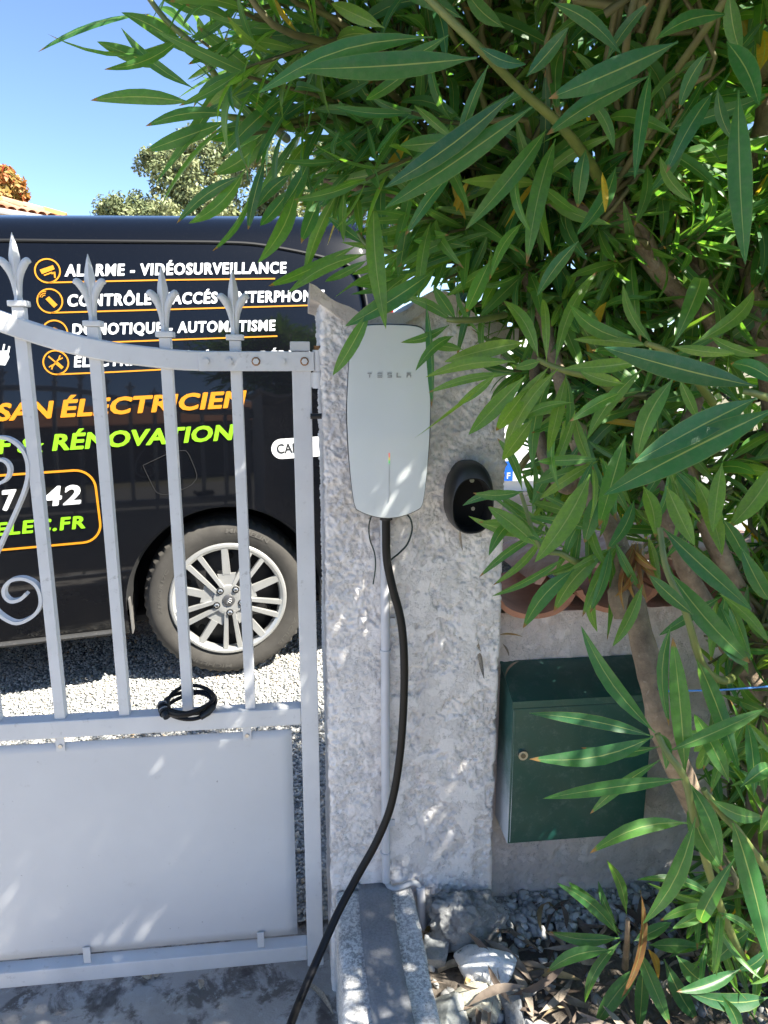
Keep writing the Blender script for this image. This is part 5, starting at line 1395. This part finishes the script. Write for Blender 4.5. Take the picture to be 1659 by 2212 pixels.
limb([(1700, 1500, 1.4), (1680, 1000, 1.35), (1640, 700, 1.3), (1600, 450, 1.3), (1650, 250, 1.25), (1640, 60, 1.2)], [0.02, 0.017, 0.015, 0.012])
limb([(1378, 1178, 1.14), (1374, 1215, 1.13), (1362, 1270, 1.13)], [0.008, 0.013, 0.016])
limb([(1345, 1240, 1.14), (1335, 1290, 1.13), (1340, 1335, 1.13)], [0.012, 0.016, 0.010])
limb([(1350, 2090, 1.45), (1354, 2040, 1.39), (1356, 1985, 1.36)], [0.007, 0.006, 0.004], 'stem', 'bark', 8)
limb([(1640, 2130, 1.6), (1610, 2080, 1.35), (1560, 1970, 1.1), (1505, 1790, 0.93), (1480, 1685, 0.89), (1440, 1625, 0.88), (1420, 1585, 0.88)], [0.008, 0.006, 0.0048, 0.004], 'stem', 'stem', 8)
limb([(1720, 2150, 1.5), (1690, 1950, 1.15), (1605, 1810, 0.93), (1560, 1760, 0.9), (1520, 1705, 0.89)], [0.007, 0.005, 0.004], 'stem', 'stem', 8)
limb([(1600, 1440, 1.34), (1570, 1470, 1.2), (1520, 1440, 1.0), (1480, 1320, 0.94), (1440, 1230, 0.93), (1425, 1140, 0.94)], [0.008, 0.006, 0.0045, 0.004], 'stem', 'stem', 8)
limb([(1340, 860, 1.15), (1290, 820, 1.06), (1230, 803, 1.02), (1185, 788, 1.02), (1160, 775, 1.02)], [0.007, 0.0055, 0.0045, 0.004], 'stem', 'stem', 8)
limb([(1540, 870, 1.15), (1480, 790, 1.02), (1430, 755, 0.99), (1395, 742, 0.98)], [0.007, 0.0055, 0.004], 'stem', 'stem', 8)
limb([(1760, 900, 0.85), (1690, 870, 0.74), (1630, 850, 0.70), (1605, 845, 0.70)], [0.005, 0.004, 0.0028], 'stem', 'stem', 8)
limb([(620, 300, 1.3), (560, 250, 1.2), (500, 215, 1.14), (430, 110, 1.12), (360, 45, 1.12), (310, -20, 1.12)], [0.008, 0.006, 0.005, 0.004], 'stem', 'stem', 8)
limb([(900, 330, 1.32), (800, 280, 1.25), (700, 250, 1.2), (600, 270, 1.16), (520, 255, 1.13), (480, 250, 1.12)], [0.009, 0.006, 0.005, 0.004], 'stem', 'stem', 8)
limb([(1000, 480, 1.32), (930, 480, 1.25), (850, 420, 1.22), (760, 405, 1.2), (700, 390, 1.2)], [0.009, 0.007, 0.006, 0.004], 'stem', 'bark', 8)
limb([(980, 560, 1.3), (900, 570, 1.22), (840, 545, 1.2), (795, 530, 1.2), (775, 505, 1.21)], [0.007, 0.005, 0.004], 'stem', 'stem', 8)
limb([(1090, 680, 1.25), (1040, 690, 1.16), (990, 692, 1.12), (965, 690, 1.12)], [0.006, 0.005, 0.004], 'stem', 'stem', 8)
limb([(1290, 1200, 1.2), (1250, 1215, 1.13), (1210, 1195, 1.11), (1165, 1180, 1.1), (1125, 1065, 1.1)], [0.006, 0.005, 0.003], 'stem', 'stem', 8)

# the mass of foliage: whorled twigs through the crown, plus unseen clumps added to cast shade
from math import pi
SIL = np.array([(240, -400), (300, 20), (360, 120), (380, 250), (430, 330), (500, 420), (560, 480), (640, 500), (700, 540), (770, 540), (850, 580), (920, 640), (955, 700), (985, 800), (1040, 880), (1085, 960), (1100, 1100), (1160, 1180), (1260, 1180), (1330, 1130), (1420, 1230), (1500, 1400), (1500, 1600), (1440, 1800), (1420, 1980), (1440, 2100), (1400, 2400), (6000, 2400), (6000, -3000), (240, -3000)], float)
def inside(px_, py_, poly=SIL):
    x, y = np.asarray(px_), np.asarray(py_)
    c = np.zeros(x.shape, bool)
    j = len(poly) - 1
    for i in range(len(poly)):
        xi, yi = poly[i]; xj, yj = poly[j]
        c ^= ((yi > y) != (yj > y)) & (x < (xj - xi) * (y - yi) / (yj - yi + 1e-9) + xi)
        j = i
    return c
ELL = [((1.0, 0.0, 1.78), (1.0, 0.40, 0.44), 135), ((0.25, -0.16, 1.98), (0.75, 0.34, 0.32), 100), ((1.0, 0.0, 1.35), (0.7, 0.32, 0.5), 110), ((1.15, -0.22, 0.80), (0.45, 0.25, 0.6), 90), ((0.98, -0.22, 0.42), (0.40, 0.20, 0.25), 50),
       ((0.30, -0.35, 2.22), (0.45, 0.26, 0.20), 60), ((1.0, -0.82, 2.08), (0.45, 0.18, 0.22), 98), ((0.45, -0.62, 2.15), (0.34, 0.18, 0.14), 85), ((0.6, -0.4, 1.99), (0.2, 0.12, 0.12), 20), ((1.14, -0.56, 1.72), (0.30, 0.20, 0.30), 38), ((1.75, -0.45, 0.95), (0.5, 0.45, 0.6), 28), ((0.35, 0.0, 1.95), (0.6, 0.22, 0.35), 50), ((0.46, -0.05, 1.66), (0.32, 0.2, 0.2), 56), ((0.62, 0.02, 1.25), (0.2, 0.16, 0.32), 34), ((1.08, -0.97, 1.9), (0.45, 0.2, 0.26), 34), ((1.55, -0.92, 1.75), (0.4, 0.22, 0.35), 16)]  # several clumps lie out of view, added to shade gate, pillar and bed
LIMBS = np.array(LIMBS)
twigs = MB()
ntw = 0
g = np.random.default_rng(2024)
for ctr, rad, cnt in ELL:
    made = 0; tries = 0
    while made < cnt and tries < cnt * 12:
        tries += 1
        d = g.normal(size=3); d /= np.linalg.norm(d)
        p = np.array(ctr) + d * np.array(rad) * g.uniform(0.15, 1) ** 0.45
        if p[1] < -1.15 or p[2] < 0.2 or np.linalg.norm(p - CAM) < 0.55: continue
        if p[1] > 0.40 or (p[1] > 0.02 and p[2] < 1.05): continue
        q = proj(p)
        in_frame = q[2] > 0 and -60 < q[0] < 1720 and -60 < q[1] < 2270
        if in_frame and not inside(q[0], q[1]): continue
        if in_frame and q[2] < 0.98: continue
        k = np.argmin(((LIMBS - p) ** 2).sum(1)); root = LIMBS[k]
        axis = p - root; axis /= np.linalg.norm(axis) + 1e-6
        axis = axis + d * 0.5 + g.normal(0, 0.25, 3) + np.array([-0.1, -0.15, 0.15]); axis /= np.linalg.norm(axis)
        tl_ = g.uniform(0.10, 0.20)
        st = p - axis * tl_
        far_ = np.linalg.norm(st - root)
        if far_ > 0.22: root = st + (root - st) * 0.22 / far_
        mid = (st + root) / 2 + g.normal(0, 0.04, 3)
        ok_any = False
        nodes = int(g.integers(4, 7))
        a0 = g.uniform(0, 6.28); tint0 = np.clip(0.54 + g.normal(0, 0.15), 0.15, 0.86)
        u = np.cross(axis, g.normal(size=3)); u /= np.linalg.norm(u); w = np.cross(axis, u)
        for nd in range(nodes):
            f_ = nd / (nodes - 1)
            pos = st + axis * tl_ * f_
            for kk in range(3):
                a = a0 + nd * 1.05 + kk * 2.094 + g.normal(0, 0.15)
                out = u * math.cos(a) + w * math.sin(a)
                op = (1.25 - 0.75 * f_) + g.normal(0, 0.15)
                dv = axis * math.cos(op) + out * math.sin(op); dv[2] -= 0.18; dv /= np.linalg.norm(dv)
                L = g.uniform(0.095, 0.17) * (1 - 0.25 * (f_ > 0.9))
                tip = pos + dv * L
                P3 = np.stack([pos, pos + dv * L * 0.5, tip]); qx, qy, qw = proj(P3)
                inf = (qw > 0) & (qx > -60) & (qx < 1720) & (qy > -60) & (qy < 2270)
                if (inf & ~inside(qx, qy)).any() or (inf & (qw < 0.95)).any() or (P3[:, 1] < -1.2).any(): continue
                wd = np.cross(dv, axis); wd = wd / (np.linalg.norm(wd) + 1e-9) + g.normal(0, 0.25, 3)
                add_leaf(pos, tip, wd, L * g.uniform(0.105, 0.15), float(np.clip(tint0 + g.normal(0, 0.07), 0, 0.88)) if g.random() > 0.012 else 0.95, int(g.integers(0, 10)))
                ok_any = True
        if ok_any:
            ch_ = np.stack([root, mid, st, p]); qx, qy, qw = proj(ch_)
            inf = (qw > 0) & (qx > -20) & (qx < 1680) & (qy > -20) & (qy < 2230)
            if not (inf & ~inside(qx, qy)).any():
                twigs.tube([tuple(c_ - OB) for c_ in spline([root, mid, st, p], 3)], list(np.linspace(0.006, 0.0025, 10)), 5, caps=False)
            made += 1
o = twigs.build('twigs', M['twig'], ole, True, 80); o['kind'] = 'stuff'

# the leaves that show largest become objects, the rest one mesh
def score(l):
    P3 = np.stack([l.b, l.b + l.d * l.L / 2, l.b + l.d * l.L]); qx, qy, qw = proj(P3)
    if (qw <= 0.05).any(): return 0
    if not ((qx > 0) & (qx < 1659) & (qy > 0) & (qy < 2212)).any(): return 0
    s = math.hypot(qx[2] - qx[0], qy[2] - qy[0]) * l.W / qw[1]
    return s * (10 if l.hero else 1) / qw[1] ** 2
order = sorted(LEAVES, key=score, reverse=True)
for l in order[:300]:
    ar = int(np.argmin([abs(l.W / l.L - q) for q in (0.10, 0.135, 0.17, 0.21, 0.26)]))
    o = link('leaf', leaf_mesh(l.v, ar), ole)
    b = l.b - OB
    o.matrix_local = Matrix(((l.w[0] * l.L, l.d[0] * l.L, l.n[0] * l.L, b[0]), (l.w[1] * l.L, l.d[1] * l.L, l.n[1] * l.L, b[1]), (l.w[2] * l.L, l.d[2] * l.L, l.n[2] * l.L, b[2]), (0, 0, 0, 1)))
    o.color = (l.t, l.t, l.t, 1)
def merge_leaves(name, Ls, mat, parent, org, tint=None):
    N = len(Ls); nv = len(VAR[0][0]); nf = len(LFACES)
    V = np.concatenate([leaf_points(l.v, l.b - org, l.d, l.w, l.n, l.L, l.W) for l in Ls])
    Fc = (LFACES[None] + (np.arange(N) * nv)[:, None, None]).astype(np.int32)
    me = bpy.data.meshes.new(name)
    me.vertices.add(N * nv); me.vertices.foreach_set('co', V.astype(np.float32).ravel())
    me.loops.add(N * nf * 4); me.loops.foreach_set('vertex_index', Fc.ravel())
    me.polygons.add(N * nf); me.polygons.foreach_set('loop_start', (np.arange(N * nf) * 4).astype(np.int32)); me.polygons.foreach_set('use_smooth', np.ones(N * nf, bool))
    me.update(calc_edges=True)
    ul = me.uv_layers.new(name='UVMap')
    uvs = np.tile(VAR[0][1], (N, 1))
    ul.data.foreach_set('uv', uvs[Fc.ravel()].astype(np.float32).ravel())
    a = me.attributes.new('tint', 'FLOAT', 'POINT'); a.data.foreach_set('value', np.repeat([l.t for l in Ls], nv).astype(np.float32))
    me.materials.append(mat)
    return link(name, me, parent)
o = merge_leaves('foliage', order[300:], M['leaf_geo'], ole, OB); o['kind'] = 'stuff'
print('leaves', len(LEAVES))

# blue twine tied across the stems
tw = thing('twine', 'thin blue twine stretched between the oleander stems', 'twine', atd(1425, 1488, 1.10))
T0 = atd(1425, 1488, 1.10)
MB().tube([tuple(atd(x, y, d) - T0) for x, y, d in [tuple(q) for q in spline([(1423, 1484, 1.13), (1425, 1490, 1.095), (1440, 1493, 1.09), (1490, 1492, 1.09), (1560, 1490, 1.10), (1659, 1483, 1.14), (1720, 1478, 1.2)], 4)]], 0.0014, 6).build('strand', M['twine_blue'], tw, True)

# ------------------------------------------------------------------ bed: litter, pebbles, rocks
lit = NT('dry_leaf'); lit.set(Roughness=0.75)
a = lit.node('ShaderNodeAttribute'); a.attribute_name = 'tint'
lc = lit.ramp(a.outputs['Fac'], [(0, (0.08, 0.058, 0.044)), (0.4, (0.19, 0.145, 0.11)), (0.7, (0.32, 0.26, 0.20)), (0.95, (0.46, 0.38, 0.28)), (1, (0.34, 0.22, 0.06))])
lit.col(lit.mix(lit.ramp(lit.noise(40, 4), [(0.35, 0.5), (0.65, 0)]), lc, (0.05, 0.035, 0.028)))
M['dry_leaf'] = lit.m
L0 = len(LEAVES)
dry = []
g = np.random.default_rng(77)
def dry_leaf(x, y, z, L, tint, up=0.0):
    a = g.uniform(0, 6.28); el = g.normal(0.05, 0.22) + up
    d = np.array([math.cos(a) * math.cos(el), math.sin(a) * math.cos(el), math.sin(el)])
    w = np.cross(d, (0, 0, 1)) + g.normal(0, 0.5, 3)
    l = add_leaf((x, y, z), np.array((x, y, z)) + d * L, w, L * g.uniform(0.10, 0.17), tint, int(g.choice([2, 6, 8, 4, 5, 9]))); LEAVES.pop(); return l
for k in range(950):
    x = g.uniform(0.24, 1.5); y = g.uniform(-0.75, 0.05)
    if y > -0.06 - 0.08 * g.random() and x < 0.75 and g.random() < 0.75: continue
    dry.append(dry_leaf(x, y, float(bz(x, y)) + g.uniform(0.004, 0.035), g.uniform(0.06, 0.14), g.random()))
o = merge_leaves('leaf_litter', dry, M['dry_leaf'], None, np.zeros(3)); tag(o, 'brown dry oleander leaves littering the planting bed', 'leaf litter', kind='stuff')
N = 620
px = g.uniform(0.40, 0.85, N); py = 0.066 - np.abs(g.normal(0, 0.07, N))
P = np.stack([px, py, bz(px, py) + 0.006 + g.uniform(0, 0.012, N)], 1)
px2 = g.uniform(0.24, 1.3, 420); py2 = g.uniform(-0.5, 0.06, 420)
P = np.concatenate([P, np.stack([px2, py2, bz(px2, py2) + 0.004], 1)])
M['bed_pebble'] = pebble_mat('bed_pebble', [(0, (0.20, 0.205, 0.20)), (0.5, (0.38, 0.38, 0.37)), (0.85, (0.52, 0.515, 0.50)), (1, (0.66, 0.65, 0.63))])
tag(pebbles('bed_gravel', P, 0.022, M['bed_pebble'], 0.7, 9), 'grey angular pebbles gathered along the foot of the wall', 'pebbles', kind='stuff')
def rock(name, label, loc, dims0, seed, stops, rot=0, facet=0.5, rough=0.12, bumpd=0.004, extra=None):
    gg = np.random.default_rng(seed); dims = tuple(q * 1.28 for q in dims0)
    bm = bmesh.new(); bmesh.ops.create_icosphere(bm, subdivisions=5, radius=1)
    pl__ = [(gg.normal(size=3), gg.uniform(0.50, 0.78)) for _ in range(11)]
    pl__ = [(a / np.linalg.norm(a), b) for a, b in pl__]
    for q in bm.verts:
        c = np.array(q.co)
        for a, b in pl__:
            s = c @ a
            if s > b: c = c - a * (s - b) * 0.93
        h = float(fbm(c[0] * 2.2 + c[2] * 1.3 + seed, c[1] * 2.2 - c[2] * 1.7, 5, seed % 40, 0.6)) - 0.5
        h2 = float(fbm(c[0] * 11 + c[2] * 7, c[1] * 11 - c[2] * 9, 3, seed % 30, 0.6)) - 0.5
        c = c * (1 + rough * h + rough * 0.6 * h2)
        q.co = Vector(c * np.array(dims) / 2)
    me = bpy.data.meshes.new(name); bm.to_mesh(me); bm.free()
    me.polygons.foreach_set('use_smooth', [True] * len(me.polygons))
    t = NT(name + str(seed)); t.set(Roughness=0.9)
    stops = [(p_, tuple(min(0.85, q_ * 1.35) for q_ in c_)) for p_, c_ in stops]
    c = t.ramp(t.noise(16, 7, 0.7), stops)
    if extra: c = t.mix(t.ramp(t.noise(13, 6, 0.7), [(0.60, 0), (0.64, 1)]), c, extra)
    c = t.mix(t.ramp(t.noise(210, 2), [(0.68, 0), (0.72, 0.6)]), c, (0.05, 0.05, 0.05))
    t.col(c)
    b1 = t.bump(t.noise(70, 6, 0.75), 1.0, bumpd * 2); t.bump(t.noise(260, 3), 0.4, 0.001, b1)
    me.materials.append(t.m)
    o = link(name, me); o.location = loc; o.rotation_euler = (gg.uniform(-.2, .2), gg.uniform(-.2, .2), rot)
    return tag(o, label, 'rock', 'rocks at the foot of the pillar')
rock('rock', 'rough grey concrete lump leaning against the pillar foot', (0.345, -0.035, 0.185), (0.15, 0.075, 0.15), 3, [(0.3, (0.22, 0.225, 0.225)), (0.7, (0.42, 0.425, 0.42))], 0.1, rough=0.7, bumpd=0.010)
rock('rock', 'white painted stone block lying in front of the pillar', (0.362, -0.135, 0.165), (0.125, 0.085, 0.085), 11, [(0.3, (0.60, 0.62, 0.63)), (0.7, (0.70, 0.72, 0.73))], -0.25, extra=(0.16, 0.165, 0.165))
rock('rock', 'yellowish limestone chunk between the white stone and the grey ones', (0.330, -0.205, 0.135), (0.105, 0.07, 0.06), 17, [(0.3, (0.28, 0.27, 0.22)), (0.7, (0.50, 0.47, 0.37))], -0.5)
rock('rock', 'grey mottled rock against the edge of the low block', (0.262, -0.225, 0.125), (0.09, 0.12, 0.09), 23, [(0.3, (0.17, 0.185, 0.18)), (0.7, (0.38, 0.39, 0.37))], 0.4)
rock('rock', 'dark slate coloured rock below the yellowish chunk', (0.335, -0.275, 0.11), (0.105, 0.085, 0.06), 29, [(0.3, (0.07, 0.08, 0.10)), (0.6, (0.14, 0.155, 0.175)), (0.8, (0.42, 0.43, 0.44))], 0.2)
rock('rock', 'small pale grey stone right beside the dark rock', (0.43, -0.255, 0.11), (0.075, 0.06, 0.05), 31, [(0.3, (0.30, 0.31, 0.31)), (0.7, (0.52, 0.53, 0.53))], 0.9)
rock('rock', 'shadowed stone under the lip of the white block', (0.395, -0.205, 0.125), (0.08, 0.07, 0.06), 37, [(0.3, (0.13, 0.14, 0.15)), (0.7, (0.30, 0.31, 0.32))], 1.3)
rock('rock', 'grey stone wedged by the end of the short pipe', (0.262, -0.075, 0.15), (0.07, 0.06, 0.055), 41, [(0.3, (0.15, 0.16, 0.165)), (0.7, (0.30, 0.31, 0.31))], 0.6)
# stray dry leaves and pebbles that can be picked out
def stray(label, b, e, wpx, Yb, Ye, tint, var=6):
    B_, E_ = at(*b, Yb), at(*e, Ye)
    d = E_ - B_; L = np.linalg.norm(d); d /= L
    w = np.cross(d, (0, 1, 0.3)); w /= np.linalg.norm(w); nn = np.cross(w, d)
    me = leaf_mesh(var, 1 if wpx > 15 else 0).copy()
    me.materials.clear(); me.materials.append(M['dry_leaf'])
    a = me.attributes.new('tint', 'FLOAT', 'POINT'); a.data.foreach_set('value', [tint] * len(me.vertices))
    o = link('dry_leaf', me)
    o.matrix_world = Matrix(((w[0] * L, d[0] * L, nn[0] * L, B_[0]), (w[1] * L, d[1] * L, nn[1] * L, B_[1]), (w[2] * L, d[2] * L, nn[2] * L, B_[2]), (0, 0, 0, 1)))
    return tag(o, label, 'dry leaf')
stray('thin brown leaf stuck to the pillar between cable and letterbox', (1031, 1380), (1042, 1470), 12, -0.006, -0.012, 0.75)
stray('pale dry leaf hanging from the bottom of the plug holder', (994, 1140), (998, 1192), 10, -0.02, -0.02, 0.95, 2)
stray('curled dry leaf resting on the corner of the letterbox', (1122, 1428), (1076, 1462), 20, 0.0, -0.01, 0.35, 6)
stray('orange dry leaf caught between the pillar and the wall', (1076, 1372), (1133, 1368), 10, 0.05, 0.04, 1.0, 2)
stray('crumpled brown leaf wedged above the letterbox', (1085, 1390), (1100, 1418), 16, 0.055, 0.05, 0.6, 8)
def groundleaf(label, b, e, tint):
    B_, E_ = atz(*b, 0.004), atz(*e, 0.006); d = E_ - B_; L = np.linalg.norm(d); d /= L
    w = np.cross(d, (0, 0, 1)); nn = np.cross(w, d)
    me = leaf_mesh(5, 0).copy(); me.materials.clear(); me.materials.append(M['dry_leaf'])
    a = me.attributes.new('tint', 'FLOAT', 'POINT'); a.data.foreach_set('value', [tint] * len(me.vertices))
    o = link('dry_leaf', me); o.matrix_world = Matrix(((w[0] * L, d[0] * L, nn[0] * L, B_[0]), (w[1] * L, d[1] * L, nn[1] * L, B_[1]), (w[2] * L, d[2] * L, nn[2] * L, B_[2]), (0, 0, 0, 1)))
    return tag(o, label, 'dry leaf')
groundleaf('straw coloured leaf on the concrete under the gate post', (646, 2115), (722, 2185), 0.93)
for k, (x, y, s, lab) in enumerate(((318, 2106, 0.016, 'pale snail sized pebble on the concrete below the gate panel'), (340, 2100, 0.015, 'brown pebble touching the pale one below the gate panel'), (434, 2125, 0.014, 'single tan pebble on the concrete nearest the gate post'))):
    P = atz(x, y, 0.006)
    rr_ = rock('pebble', lab, tuple(P), (s * 1.3, s, s * 0.9), 60 + k, [(0.3, (0.22, 0.18, 0.13)), (0.7, (0.45, 0.38, 0.29))], k, rough=0.1, bumpd=0.001)
    rr_['category'] = 'pebble'; rr_['group'] = 'pebbles on the driveway'
